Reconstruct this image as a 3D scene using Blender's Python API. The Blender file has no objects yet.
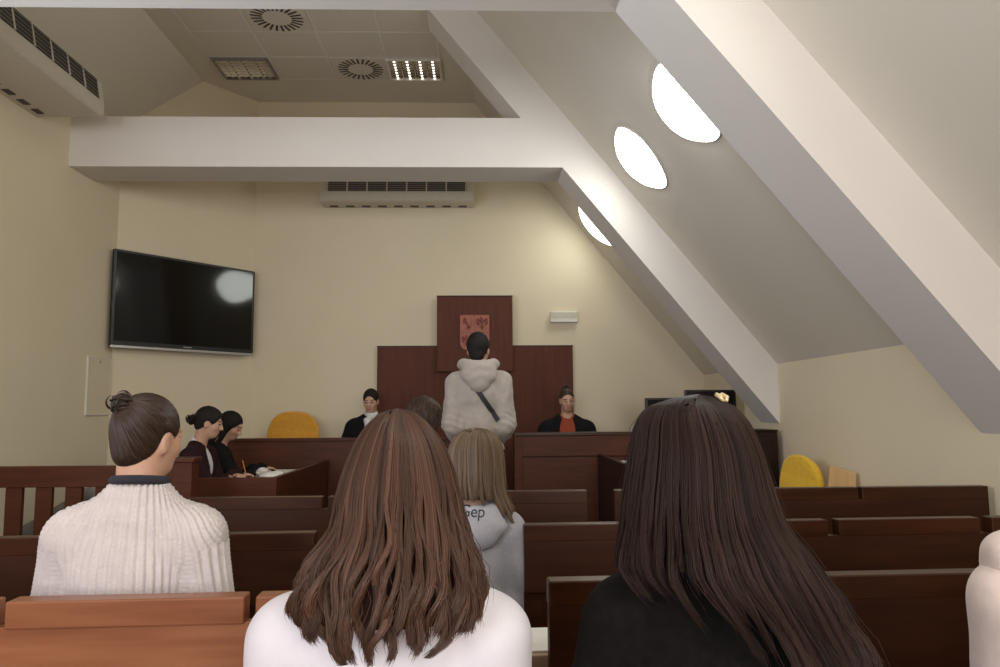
import bpy, bmesh, math, random
import numpy as np
from mathutils import Vector, Matrix, Quaternion
from mathutils.bvhtree import BVHTree

C = bpy.context.scene.collection
SC = bpy.context.scene
PI = math.pi
rnd = random.Random(7)
rng = np.random.default_rng(11)

# ------------------------------------------------------------------ camera, world, light, exposure
cam_data = bpy.data.cameras.new('camera')
cam_data.sensor_width = 36.0
cam_data.lens = 27.0                      # 750 px over 1000 px
cam_data.clip_start = 0.02
cam = bpy.data.objects.new('camera', cam_data)
C.objects.link(cam)
yaw, pitch, roll = math.radians(-1.52), math.radians(5.76), math.radians(-0.35)
fw = Vector((-math.sin(yaw) * math.cos(pitch), math.cos(yaw) * math.cos(pitch), math.sin(pitch)))
rt = Vector((math.cos(yaw), math.sin(yaw), 0))
up = rt.cross(fw)
rt2 = rt * math.cos(roll) + up * math.sin(roll)
up2 = up * math.cos(roll) - rt * math.sin(roll)
M = Matrix((rt2, up2, -fw)).transposed().to_4x4()
M.translation = Vector((0, 0, 1.25))
cam.matrix_world = M
SC.camera = cam

world = bpy.data.worlds.new('world')
SC.world = world
world.use_nodes = True
bg = world.node_tree.nodes['Background']
bg.inputs[0].default_value = (0.75, 0.85, 1.0, 1)
bg.inputs[1].default_value = 0.9

SC.view_settings.view_transform = 'Standard'
SC.view_settings.look = 'None'
SC.view_settings.exposure = 0.45
SC.view_settings.gamma = 1.0
SC.view_settings.use_curve_mapping = False
SC.cycles.max_bounces = 8
SC.cycles.diffuse_bounces = 5

XL_W = -3.33
def area_light(name, loc, target, sx, sy, power, col, spread=180):
    d = bpy.data.lights.new(name, 'AREA')
    d.shape = 'RECTANGLE'; d.size = sx; d.size_y = sy
    d.energy = power; d.color = col; d.spread = math.radians(spread)
    o = bpy.data.objects.new(name, d); C.objects.link(o)
    o.location = loc
    o.rotation_euler = (Vector(target) - Vector(loc)).to_track_quat('-Z', 'Y').to_euler()
    return o
# daylight through the two windows in the wall behind the viewer
area_light('window_daylight', (-1.6, -2.42, 1.9), (-0.6, 6, 1.8), 1.5, 1.7, 72, (0.88, 0.90, 1.0))
area_light('window_daylight', (1.0, -2.42, 1.9), (0.9, 6, 1.8), 1.5, 1.7, 64, (1.0, 0.93, 0.86))

# and through the tall window in the left wall, beside the nearest benches
area_light('window_daylight', (XL_W + .01, 1.9, 2.25), (1.0, 4.6, 4.1), 1.7, 1.9, 34, (0.80, 0.88, 1.0), 115)

# ------------------------------------------------------------------ materials
def new_mat(name):
    m = bpy.data.materials.new(name); m.use_nodes = True
    nt = m.node_tree
    return m, nt, nt.nodes['Principled BSDF']
def setin(b, **kw):
    for k, v in kw.items():
        b.inputs[k.replace('_', ' ')].default_value = v
def noise_mat(name, c1, c2, scale=6, rough=0.6, bump=0.0, bscale=80, stretch=(1, 1, 1), spec=0.5, metal=0.0, sheen=0.0, detail=4):
    m, nt, b = new_mat(name)
    tc = nt.nodes.new('ShaderNodeTexCoord'); mp = nt.nodes.new('ShaderNodeMapping')
    mp.inputs['Scale'].default_value = stretch
    nt.links.new(tc.outputs['Object'], mp.inputs['Vector'])
    n = nt.nodes.new('ShaderNodeTexNoise'); n.inputs['Scale'].default_value = scale; n.inputs['Detail'].default_value = detail
    nt.links.new(mp.outputs['Vector'], n.inputs['Vector'])
    r = nt.nodes.new('ShaderNodeValToRGB')
    r.color_ramp.elements[0].position = 0.3; r.color_ramp.elements[1].position = 0.7
    r.color_ramp.elements[0].color = (*c1, 1); r.color_ramp.elements[1].color = (*c2, 1)
    nt.links.new(n.outputs['Fac'], r.inputs['Fac'])
    nt.links.new(r.outputs['Color'], b.inputs['Base Color'])
    setin(b, Roughness=rough, Metallic=metal)
    b.inputs['Specular IOR Level'].default_value = spec
    if sheen:
        b.inputs['Sheen Weight'].default_value = sheen; b.inputs['Sheen Roughness'].default_value = 0.5
    if bump:
        n2 = nt.nodes.new('ShaderNodeTexNoise'); n2.inputs['Scale'].default_value = bscale; n2.inputs['Detail'].default_value = 3
        nt.links.new(mp.outputs['Vector'], n2.inputs['Vector'])
        bp = nt.nodes.new('ShaderNodeBump'); bp.inputs['Strength'].default_value = bump; bp.inputs['Distance'].default_value = 0.004
        nt.links.new(n2.outputs['Fac'], bp.inputs['Height']); nt.links.new(bp.outputs['Normal'], b.inputs['Normal'])
    return m
def wood(name, c1, c2, axis='x', rough=0.33, coat=0.25, spec=0.22):
    s = {'x': (1.2, 14, 14), 'y': (14, 1.2, 14), 'z': (14, 14, 1.2)}[axis]
    m = noise_mat(name, c1, c2, 2.2, rough, 0.04, 9, s, spec, detail=7)
    b = m.node_tree.nodes['Principled BSDF']
    b.inputs['Coat Weight'].default_value = coat; b.inputs['Coat Roughness'].default_value = 0.25
    return m
def emit_mat(name, col, strength):
    m, nt, b = new_mat(name)
    setin(b, Base_Color=(0.8, 0.8, 0.8, 1), Roughness=0.6)
    b.inputs['Emission Color'].default_value = (*col, 1); b.inputs['Emission Strength'].default_value = strength
    return m
def plain(name, col, rough=0.5, metal=0.0, spec=0.5):
    return noise_mat(name, tuple(c * 0.93 for c in col), col, 30, rough, 0, metal=metal, spec=spec)

M_wall = noise_mat('wall_paint', (0.72, 0.62, 0.445), (0.75, 0.65, 0.475), 1.3, 0.75, 0.05, 120, spec=0.3)
M_slope = noise_mat('ceiling_paint', (0.66, 0.605, 0.505), (0.69, 0.635, 0.535), 1.3, 0.75, 0.05, 120, spec=0.3)
M_beam = noise_mat('beam_paint', (0.69, 0.64, 0.585), (0.72, 0.67, 0.615), 1.3, 0.7, 0.05, 120, spec=0.3)
M_tile = noise_mat('ceiling_tile_board', (0.62, 0.56, 0.47), (0.67, 0.61, 0.52), 160, 0.9, 0.25, 220, spec=0.1)
M_floor = noise_mat('floor_vinyl', (0.10, 0.06, 0.04), (0.15, 0.095, 0.065), 5, 0.45, 0.03, 60)
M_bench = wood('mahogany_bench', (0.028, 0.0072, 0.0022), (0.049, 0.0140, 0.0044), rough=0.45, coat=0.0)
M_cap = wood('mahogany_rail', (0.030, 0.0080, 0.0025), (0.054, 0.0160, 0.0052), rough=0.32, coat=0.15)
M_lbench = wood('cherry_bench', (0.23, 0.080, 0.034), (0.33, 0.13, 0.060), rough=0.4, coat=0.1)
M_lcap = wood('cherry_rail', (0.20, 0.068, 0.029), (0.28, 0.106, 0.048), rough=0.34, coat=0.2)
M_judge = wood('mahogany_judge', (0.066, 0.0175, 0.0070), (0.098, 0.0285, 0.0115), rough=0.45, coat=0.0)
M_judgez = wood('mahogany_panel', (0.092, 0.027, 0.014), (0.120, 0.037, 0.020), 'z', rough=0.6, coat=0.0)
M_desk = wood('mahogany_desk', (0.046, 0.0120, 0.0055), (0.072, 0.0205, 0.0090), 'y', coat=0.0)
M_dark = wood('dark_walnut', (0.016, 0.007, 0.005), (0.026, 0.011, 0.007), 'z', coat=0.0)
M_seatend = wood('pale_board', (0.36, 0.25, 0.17), (0.44, 0.32, 0.23))
M_orange = noise_mat('orange_fabric', (0.66, 0.30, 0.025), (0.74, 0.36, 0.04), 40, 0.85, 0.15, 400, sheen=0.2)
M_yellow = noise_mat('yellow_fabric', (0.72, 0.43, 0.02), (0.80, 0.50, 0.035), 40, 0.85, 0.15, 400, sheen=0.2)
M_ply = wood('plywood', (0.55, 0.33, 0.14), (0.64, 0.41, 0.19), 'z', rough=0.4)
M_black = plain('black_plastic', (0.016, 0.015, 0.014), 0.35)
M_screen, _nt, _b = new_mat('black_glass'); setin(_b, Base_Color=(0.006, 0.0055, 0.005, 1), Roughness=0.07)
M_silver = plain('silver_trim', (0.62, 0.60, 0.58), 0.3, 0.9)
M_white = plain('white_plastic', (0.72, 0.69, 0.60), 0.45)
M_acwhite = plain('air_unit_plastic', (0.62, 0.565, 0.46), 0.5)
M_grille = plain('dark_grille', (0.055, 0.045, 0.035), 0.6)
M_paper = plain('paper', (0.80, 0.77, 0.72), 0.8)
M_metal = plain('grey_metal', (0.35, 0.34, 0.33), 0.4, 0.8)
M_louvre = plain('louvre_aluminium', (0.80, 0.78, 0.74), 0.18, 1.0)
M_lampbox = plain('lamp_housing', (0.10, 0.095, 0.085), 0.6)
M_tube = emit_mat('lamp_tube', (1.0, 0.9, 0.78), 3.0)
M_tubeoff = plain('lamp_tube_off', (0.5, 0.48, 0.44), 0.4)
M_sky = emit_mat('bright_roof_glass', (0.95, 1.0, 0.97), 10.0)
M_skyd = emit_mat('dimmer_roof_glass', (0.95, 1.0, 0.93), 6.0)
M_crest = noise_mat('carved_crest', (0.30, 0.080, 0.043), (0.38, 0.112, 0.06), 25, 0.5, 0.2, 90)
M_crestd = noise_mat('carved_crest_relief', (0.19, 0.045, 0.028), (0.27, 0.07, 0.042), 25, 0.5)
M_skin = noise_mat('skin', (0.50, 0.28, 0.19), (0.56, 0.325, 0.225), 18, 0.5, 0.04, 200, spec=0.35)
M_skin.node_tree.nodes['Principled BSDF'].inputs['Subsurface Weight'].default_value = 0.08
M_skin.node_tree.nodes['Principled BSDF'].inputs['Subsurface Radius'].default_value = (0.02, 0.008, 0.004)
M_lips = plain('lips', (0.42, 0.15, 0.12), 0.4)
M_eye = plain('eye_dark', (0.055, 0.034, 0.026), 0.5)
M_robe = noise_mat('black_cloth', (0.008, 0.007, 0.008), (0.012, 0.011, 0.012), 30, 0.9, 0.15, 150, spec=0.12)
M_blacktop = noise_mat('black_knit', (0.006, 0.0048, 0.0045), (0.010, 0.0082, 0.0075), 60, 0.95, 0.2, 300, spec=0.1)
M_maroon = noise_mat('maroon_cloth', (0.020, 0.008, 0.009), (0.032, 0.011, 0.013), 30, 0.9, 0.15, 150, spec=0.15)
M_jeans = noise_mat('denim', (0.05, 0.07, 0.12), (0.08, 0.11, 0.17), 60, 0.85, 0.2, 300)
M_trous = noise_mat('dark_trousers', (0.02, 0.02, 0.025), (0.03, 0.03, 0.035), 40, 0.85)
M_shoe = plain('shoe_leather', (0.05, 0.045, 0.04), 0.5)
M_whitetop = noise_mat('white_cotton', (0.66, 0.63, 0.67), (0.70, 0.67, 0.70), 20, 0.85, 0.12, 260, sheen=0.15)
M_sweater = noise_mat('cream_knit', (0.58, 0.515, 0.50), (0.64, 0.575, 0.555), 30, 0.9, 0.35, 420, sheen=0.2)
M_navy = plain('navy_rib', (0.02, 0.018, 0.03), 0.85)
M_hoodie = noise_mat('beige_fleece', (0.37, 0.32, 0.28), (0.41, 0.355, 0.315), 40, 0.9, 0.15, 300, sheen=0.2)
M_greyh = noise_mat('grey_melange', (0.30, 0.29, 0.31), (0.40, 0.385, 0.41), 220, 0.9, 0.15, 300, sheen=0.2)
M_creamh = noise_mat('cream_fleece', (0.68, 0.55, 0.49), (0.73, 0.60, 0.54), 40, 0.9, 0.12, 300, sheen=0.2)
M_rust = noise_mat('rust_knit', (0.25, 0.042, 0.015), (0.30, 0.055, 0.02), 60, 0.9, 0.3, 300)
M_shirt = plain('white_shirt', (0.70, 0.66, 0.64), 0.8)
M_strap = plain('black_strap', (0.02, 0.017, 0.018), 0.7)
M_ink = plain('black_print', (0.02, 0.02, 0.03), 0.7)
M_gold = plain('hair_claw', (0.62, 0.48, 0.26), 0.35, 0.2)
M_pencil = plain('pencil_orange', (0.75, 0.22, 0.04), 0.5)
M_greycloth = noise_mat('grey_cloth', (0.20, 0.195, 0.18), (0.25, 0.24, 0.22), 30, 0.9, 0.1, 200)
M_under = noise_mat('hair_under', (0.014, 0.007, 0.005), (0.022, 0.011, 0.008), 40, 0.95, spec=0.03)
M_underb = noise_mat('hair_under_blond', (0.03, 0.018, 0.010), (0.045, 0.027, 0.015), 40, 0.95, spec=0.03)
def hair_mat(name, dark, light, rough=0.48, spec=0.3):
    m, nt, b = new_mat(name)
    a = nt.nodes.new('ShaderNodeAttribute'); a.attribute_name = 'tone'
    r = nt.nodes.new('ShaderNodeValToRGB')
    r.color_ramp.elements[0].color = (*dark, 1); r.color_ramp.elements[1].color = (*light, 1)
    nt.links.new(a.outputs['Fac'], r.inputs['Fac']); nt.links.new(r.outputs['Color'], b.inputs['Base Color'])
    setin(b, Roughness=rough); b.inputs['Specular IOR Level'].default_value = spec
    return m
M_hair_brown = hair_mat('hair_brown', (0.014, 0.006, 0.004), (0.115, 0.056, 0.034))
M_hair_dark = hair_mat('hair_dark_brown', (0.006, 0.0035, 0.003), (0.046, 0.025, 0.019), 0.5, 0.16)
M_hair_blond = hair_mat('hair_dark_blond', (0.035, 0.021, 0.012), (0.215, 0.142, 0.085))
M_hair_mid = hair_mat('hair_mid_brown', (0.014, 0.008, 0.0055), (0.082, 0.046, 0.029))
M_hair_black = hair_mat('hair_black', (0.005, 0.004, 0.0038), (0.016, 0.011, 0.009), 0.75)

# ------------------------------------------------------------------ mesh helpers
def tag(o, label=None, cat=None, group=None, kind=None):
    if label: o['label'] = label
    if cat: o['category'] = cat
    if group: o['group'] = group
    if kind: o['kind'] = kind
    return o
def thing(name, loc, label, cat, rz=0, group=None):
    o = bpy.data.objects.new(name, None); C.objects.link(o)
    o.empty_display_size = 0.1
    o.location = loc; o.rotation_euler = (0, 0, rz)
    return tag(o, label, cat, group)
class MB:
    def __init__(self): self.bm = bmesh.new()
    def box(self, a, b, mat=None):
        a, b = [min(p, q) for p, q in zip(a, b)], [max(p, q) for p, q in zip(a, b)]
        v = [self.bm.verts.new((x, y, z)) for x in (a[0], b[0]) for y in (a[1], b[1]) for z in (a[2], b[2])]
        if mat is not None:
            for q in v: q.co = mat @ q.co
        for f in ((0, 1, 3, 2), (4, 6, 7, 5), (0, 4, 5, 1), (2, 3, 7, 6), (0, 2, 6, 4), (1, 5, 7, 3)):
            self.bm.faces.new([v[i] for i in f])
        return self
    def prism(self, pts, d):                 # closed polygon (3-D points) pushed along d
        d = Vector(d)
        a = [self.bm.verts.new(p) for p in pts]; b = [self.bm.verts.new(Vector(p) + d) for p in pts]
        n = len(pts)
        self.bm.faces.new(a); self.bm.faces.new(b[::-1])
        for i in range(n): self.bm.faces.new((a[i], b[i], b[(i + 1) % n], a[(i + 1) % n]))
        return self
    def poly(self, pts):
        self.bm.faces.new([self.bm.verts.new(p) for p in pts]); return self
    def tube(self, pts, r, n=10, cap=True, flat=None):
        pts = [Vector(p) for p in pts]; k = len(pts)
        rr = r if hasattr(r, '__len__') else [r] * k
        rings = []; ref = None
        for i, p in enumerate(pts):
            t = (pts[min(i + 1, k - 1)] - pts[max(i - 1, 0)]).normalized()
            if ref is None: ref = Vector((0, 0, 1)) if abs(t.z) < 0.9 else Vector((1, 0, 0))
            s = t.cross(ref).normalized(); u = s.cross(t); ref = u
            rings.append([self.bm.verts.new(p + (s * math.cos(2 * PI * j / n) + u * math.sin(2 * PI * j / n) * (flat or 1)) * rr[i]) for j in range(n)])
        for a, b in zip(rings, rings[1:]):
            for j in range(n): self.bm.faces.new((a[j], a[(j + 1) % n], b[(j + 1) % n], b[j]))
        if cap:
            self.bm.faces.new(rings[0][::-1]); self.bm.faces.new(rings[-1])
        return self
    def lathe(self, prof, n=32, mat=None):   # profile of (r, z)
        rings = []
        for r, z in prof:
            if r < 1e-6: rings.append([self.bm.verts.new((0, 0, z))])
            else: rings.append([self.bm.verts.new((r * math.cos(2 * PI * j / n), r * math.sin(2 * PI * j / n), z)) for j in range(n)])
        if mat is not None:
            for g in rings:
                for v in g: v.co = mat @ v.co
        for a, b in zip(rings, rings[1:]):
            for j in range(n):
                q = [a[j % len(a)], a[(j + 1) % len(a)], b[(j + 1) % len(b)], b[j % len(b)]]
                u = []
                for v in q:
                    if v not in u: u.append(v)
                if len(u) > 2: self.bm.faces.new(u)
        return self
    def build(self, name, mat, parent=None, bevel=0.0, smooth=False, kind=None, fixn=True):
        if fixn: bmesh.ops.recalc_face_normals(self.bm, faces=self.bm.faces)
        me = bpy.data.meshes.new(name); self.bm.to_mesh(me); self.bm.free()
        me.materials.append(mat)
        if smooth:
            for p in me.polygons: p.use_smooth = True
        o = bpy.data.objects.new(name, me); C.objects.link(o)
        if parent: o.parent = parent
        if bevel:
            b = o.modifiers.new('bevel', 'BEVEL'); b.width = bevel; b.segments = 2; b.limit_method = 'ANGLE'
        if kind: o['kind'] = kind
        return o
def np_mesh(name, V, F, mats, parent=None, tone=None, mi=None, smooth=True):
    V = np.asarray(V, np.float32); F = np.asarray(F, np.int32)
    me = bpy.data.meshes.new(name)
    me.vertices.add(len(V)); me.vertices.foreach_set('co', V.ravel())
    k = F.shape[1]
    me.loops.add(F.size); me.loops.foreach_set('vertex_index', F.ravel())
    me.polygons.add(len(F)); me.polygons.foreach_set('loop_start', np.arange(0, F.size, k, dtype=np.int32))
    for m in mats: me.materials.append(m)
    if mi is not None: me.polygons.foreach_set('material_index', np.asarray(mi, np.int32))
    me.polygons.foreach_set('use_smooth', np.full(len(F), smooth))
    if tone is not None:
        a = me.attributes.new('tone', 'FLOAT', 'POINT'); a.data.foreach_set('value', np.asarray(tone, np.float32))
    me.update(); me.validate()
    o = bpy.data.objects.new(name, me); C.objects.link(o)
    if parent: o.parent = parent
    return o

# ------------------------------------------------------------------ soft body tools: distance fields -> one surface
class SDF:
    def __init__(self): self.p = []
    def cap(self, a, b, r0, r1=None, k=0.02, sub=False, sc=None):
        a = np.array(a, float); b = np.array(b, float); r1 = r0 if r1 is None else r1
        s = np.array(sc if sc is not None else (1, 1, 1), float)
        def f(P):
            Q = (P - a) / s; d = (b - a) / s
            h = np.clip((Q @ d) / max(d @ d, 1e-9), 0, 1)
            return (np.linalg.norm(Q - h[..., None] * d, axis=-1) - (r0 + (r1 - r0) * h)) * s.min()
        m = max(r0, r1) * s
        self.p.append((f, np.minimum(a, b) - m, np.maximum(a, b) + m, k, sub)); return self
    def ell(self, c, r, R=None, k=0.02, sub=False):
        c = np.array(c, float); r = np.array(r, float)
        Rm = np.eye(3) if R is None else np.array(R)
        def f(P):
            Q = (P - c) @ Rm
            k0 = np.linalg.norm(Q / r, axis=-1); k1 = np.linalg.norm(Q / (r * r), axis=-1)
            return k0 * (k0 - 1) / np.maximum(k1, 1e-6)
        e = np.sqrt(((Rm * r) ** 2).sum(1))
        self.p.append((f, c - e, c + e, k, sub)); return self
    def mesh(self, res, cut=None):
        lo = np.min([p[1] for p in self.p if not p[4]], axis=0) - 3 * res
        hi = np.max([p[2] for p in self.p if not p[4]], axis=0) + 3 * res
        n = np.ceil((hi - lo) / res).astype(int) + 1
        G = np.full(n, 9.0, np.float32)
        ax = [lo[i] + res * np.arange(n[i]) for i in range(3)]
        for f, a, b, k, sub in self.p:
            pad = k + 3 * res
            i0 = np.maximum(np.floor((a - pad - lo) / res).astype(int), 0)
            i1 = np.minimum(np.ceil((b + pad - lo) / res).astype(int) + 1, n)
            if (i1 <= i0).any(): continue
            sl = tuple(slice(i0[i], i1[i]) for i in range(3))
            P = np.stack(np.meshgrid(*[ax[i][sl[i]] for i in range(3)], indexing='ij'), -1)
            d = f(P); g = G[sl]
            if sub:
                d = -d
                h = np.clip(0.5 - 0.5 * (g - d) / k, 0, 1)
                G[sl] = g + (d - g) * h + k * h * (1 - h)
            else:
                h = np.clip(0.5 + 0.5 * (d - g) / k, 0, 1)
                G[sl] = d + (g - d) * h - k * h * (1 - h)
        if cut is not None:
            P = np.stack(np.meshgrid(*ax, indexing='ij'), -1)
            G = np.maximum(G, cut(P))
        G[0] = G[-1] = 1; G[:, 0] = G[:, -1] = 1; G[:, :, 0] = G[:, :, -1] = 1
        return surface_nets(G, lo, res)
def surface_nets(G, lo, res):
    n = np.array(G.shape); S = G < 0
    cnt = np.zeros(n - 1, np.int32); acc = np.zeros((*(n - 1), 3), np.float32)
    cs = [(i, j, k) for i in (0, 1) for j in (0, 1) for k in (0, 1)]
    sub = lambda A, c: A[c[0]:n[0] - 1 + c[0], c[1]:n[1] - 1 + c[1], c[2]:n[2] - 1 + c[2]]
    for c in cs:
        for ax in range(3):
            if c[ax]: continue
            d = list(c); d[ax] = 1; d = tuple(d)
            ga, gb = sub(G, c), sub(G, d)
            x = sub(S, c) != sub(S, d)
            t = np.where(x, ga / np.where(x, ga - gb, 1), 0)
            cnt += x
            for q in range(3):
                acc[..., q] += np.where(x, c[q] + (t if q == ax else 0), 0)
    act = cnt > 0
    idx = np.full(n - 1, -1, np.int64); idx[act] = np.arange(act.sum())
    ijk = np.argwhere(act)
    V = lo + res * (ijk + acc[act] / cnt[act][:, None])
    F = []
    for ax in range(3):
        a1, a2 = (ax + 1) % 3, (ax + 2) % 3
        A = np.take(S, range(n[ax] - 1), ax); B = np.take(S, range(1, n[ax]), ax)
        e = np.argwhere(A != B)
        e = e[(e[:, a1] > 0) & (e[:, a2] > 0) & (e[:, a1] < n[a1] - 1) & (e[:, a2] < n[a2] - 1)]
        ins = S[tuple(e.T)]
        q = []
        for o1, o2 in ((-1, -1), (0, -1), (0, 0), (-1, 0)):
            c = e.copy(); c[:, a1] += o1; c[:, a2] += o2
            q.append(idx[tuple(c.T)])
        q = np.stack(q, 1)
        q[~ins] = q[~ins][:, ::-1]
        F.append(q)
    return V, np.concatenate(F)
def normals_of(V, F):
    n = np.cross(V[F[:, 2]] - V[F[:, 0]], V[F[:, 3]] - V[F[:, 1]])
    N = np.zeros_like(V)
    for i in range(4): np.add.at(N, F[:, i], n)
    return N / np.maximum(np.linalg.norm(N, axis=1, keepdims=True), 1e-9)
def relax(V, F, it=2, w=0.5):
    for _ in range(it):
        A = np.zeros_like(V); c = np.zeros(len(V))
        for i in range(4):
            for j in ((i + 1) % 4, (i + 3) % 4):
                np.add.at(A, F[:, i], V[F[:, j]]); np.add.at(c, F[:, i], 1)
        V = V + w * (A / np.maximum(c, 1)[:, None] - V)
    return V
def vnoise(P, scale, seed=0):                 # cheap smooth noise: sum of tilted sines
    r = np.random.default_rng(seed); out = 0
    for i in range(7):
        d = r.normal(size=3); d /= np.linalg.norm(d)
        out = out + np.sin(P @ d * scale * (0.6 + 1.1 * r.random()) + r.random() * 6.28)
    return out / 4

# ------------------------------------------------------------------ THE SETTING
XL, XR, YF, YB = -3.33, 2.401, -2.5, 8.0
ZK, ZC = 1.6, 4.62
SL = 1.2277                         # right roof slope  (dz/dx)
def struct(name, mb, mat, bevel=0): 
    return mb.build(name, mat, None, bevel, kind='structure')
struct('floor', MB().box((XL - .12, YF - .12, -.12), (XR + .12, YB + .12, 0)), M_floor)
wl = MB()
for y0, y1, z0, z1 in ((YF - .12, 1.0, 0, 3.9), (2.8, 6.86, 0, 3.9), (1.0, 2.8, 0, 1.25), (1.0, 2.8, 3.25, 3.9)): wl.box((XL - .12, y0, z0), (XL, y1, z1))
struct('wall_left', wl, M_wall)
w = MB()
for y0, y1, z0, z1 in ((1.0, 2.8, 1.25, 1.31), (1.0, 2.8, 3.19, 3.25), (1.0, 1.06, 1.31, 3.19), (2.74, 2.8, 1.31, 3.19), (1.87, 1.93, 1.31, 3.19)): w.box((XL - .09, y0, z0), (XL - .04, y1, z1))
struct('window_3', w, M_white)
struct('wall_corner', MB().prism([(XL, 6.86, 0), (-2.42, 8.0, 0), (-2.51, 8.12, 0), (XL - .12, 8.12, 0), (XL - .12, 6.86, 0)], (0, 0, 5.0)), M_wall)
struct('wall_back', MB().box((-2.6, YB, 0), (XR + .12, YB + .12, 5.0)), M_wall)
struct('wall_right', MB().box((XR, YF - .12, 0), (XR + .12, YB, ZK)), M_wall)
# wall behind the viewer, with two window openings
wb = MB()
for x0, x1, z0, z1 in ((XL - .12, -2.4, 0, 4.9), (-.8, .2, 0, 4.9), (1.8, XR + .12, 0, 4.9), (-2.4, -.8, 0, 1.0), (-2.4, -.8, 2.8, 4.9), (.2, 1.8, 0, 1.0), (.2, 1.8, 2.8, 4.9)):
    wb.box((x0, YF - .12, z0), (x1, YF, z1))
struct('wall_rear', wb, M_wall)
for i, x0 in enumerate((-2.4, .2)):
    w = MB()
    for a, b in (((x0, 1.0), (x0 + 1.6, 1.06)), ((x0, 2.74), (x0 + 1.6, 2.8)), ((x0, 1.06), (x0 + .06, 2.74)), ((x0 + 1.54, 1.06), (x0 + 1.6, 2.74)), ((x0 + .77, 1.06), (x0 + .83, 2.74))):
        w.box((a[0], YF - .09, a[1]), (b[0], YF - .04, b[1]))
    struct('window_%d' % (i + 1), w, M_white)
# roof slopes: the right one with round openings is covered by glazing set just under it
xt = XR - (ZC - ZK) / SL
struct('ceiling_slope_right', MB().prism([(XR + .25, YF, ZK - .25 * SL), (xt, YF, ZC), (xt, YF, ZC + .25), (XR + .25, YF, ZK - .25 * SL + .35)], (0, YB - YF, 0)), M_slope)
struct('ceiling_slope_left', MB().prism([(XL, YF, 3.9), (-2.83, YF, 4.62), (-2.83, YF, 4.8), (XL - .12, YF, 4.1), (XL - .12, YF, 3.9)], (0, YB - YF, 0)), M_slope)
struct('ceiling', MB().box((-2.90, YF, ZC), (xt + .05, YB, ZC + .15)), M_slope)
# frames: a tie beam with its sloping rafter, twice
def frame(y0, y1, n):
    zb, zt = 3.23, 3.65
    lo = lambda x: 3.226 - SL * (x - .687)
    hi = lambda x: 3.226 + .575 - SL * (x - .687)
    ex = lambda z: .687 - (z - 3.226) / SL
    struct('beam_%d' % n, MB().prism([(XL, y0, zb), (ex(zb), y0, zb), (ex(zt), y0, zt), (XL, y0, zt)], (0, y1 - y0, 0)), M_beam)
    x_top = .687 - (4.66 - 3.226) / SL
    struct('rafter_%d' % n, MB().prism([(XR, y0, lo(XR)), (x_top, y0, 4.66), (x_top + .575 / SL, y0, 4.66), (XR, y0, hi(XR))], (0, y1 - y0, 0)), M_beam)
frame(6.0, 6.40, 1)
frame(3.09, 3.565, 2)

# suspended ceiling: the grid and its tiles, ceiling lights and swirl vents
TX, TY, TX0, TY1 = 0.564, 0.486, -2.585, 7.41
NX, NY = 4, 9
g = MB()
for i in range(NX + 1):
    x = TX0 + TX * i - (.06 if i == NX else 0)
    g.box((x - .010, TY1 - TY * NY, ZC - .008), (x + .010, TY1 + .010, ZC))
for j in range(NY + 1):
    y = TY1 - TY * j
    g.box((TX0, y - .010, ZC - .0075), (TX0 + NX * TX - .06, y + .010, ZC))
struct('trim_1', g, M_beam)
tl = MB()
for i in range(NX):
    for j in range(NY):
        x0 = TX0 + TX * i + .011; y0 = TY1 - TY * (j + 1) + .011
        tl.box((x0, y0, ZC - .005), (x0 + TX - .022 - (.06 if i == NX - 1 else 0), y0 + TY - .022, ZC))
struct('ceiling_tiles', tl, M_tile)
def swirl_vent(x, y, label):
    t = thing('ceiling_vent', (x, y, ZC - .0055), label, 'vent', group='round swirl vents in the tiled ceiling')
    MB().box((-.268, -.228, -.006), (.268, .228, -.0005)).build('faceplate', M_tile, t, 0.001)
    for k in range(24):
        a = 2 * PI * k / 24
        m = Matrix.Rotation(a, 4, 'Z')
        MB().box((.125, -.009, -.009), (.222, .009, -.0062), m).build('slot', M_black, t)
    return t
def ceiling_light(x, y, lit, label):
    t = thing('ceiling_light', (x, y, ZC - .006), label, 'light', group='square louvred ceiling lights')
    HX, HY = .268, .228
    t.scale = (1, 1, .4)
    MB().box((-HX, -HY, -.002), (HX, HY, 0)).build('housing', M_lampbox, t)
    fr = MB()
    for a, b in (((-HX, -HY), (HX, .02 - HY)), ((-HX, HY - .02), (HX, HY)), ((-HX, .02 - HY), (.02 - HX, HY - .02)), ((HX - .02, .02 - HY), (HX, HY - .02))):
        fr.box((a[0], a[1], -.05), (b[0], b[1], -.002))
    fr.build('frame', M_white if lit else M_metal, t)
    hx, hy = HX - .02, HY - .02
    for i in range(1, 4):
        xx = -hx + 2 * hx * i / 4
        MB().prism([(xx - .016, -hy, -.004), (xx + .016, -hy, -.004), (xx + .004, -hy, -.048), (xx - .004, -hy, -.048)], (0, 2 * hy, 0)).build('louvre', M_louvre, t)
    for j in range(1, 7):
        yy = -hy + 2 * hy * j / 7
        MB().prism([(-hx, yy - .018, -.006), (-hx, yy + .018, -.006), (-hx, yy + .003, -.046), (-hx, yy - .003, -.046)], (2 * hx, 0, 0)).build('louvre', M_louvre, t)
    for i in range(4):
        xx = -hx + 2 * hx * (i + .5) / 4
        MB().tube([(xx, -hy + .01, -.016), (xx, hy - .01, -.016)], .011, 10).build('lamp_tube', M_tube if lit else M_tubeoff, t)
    return t
cx = lambda i: TX0 + TX * (i + .5)
cy = lambda j: TY1 - TY * (j + .5)

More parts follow.
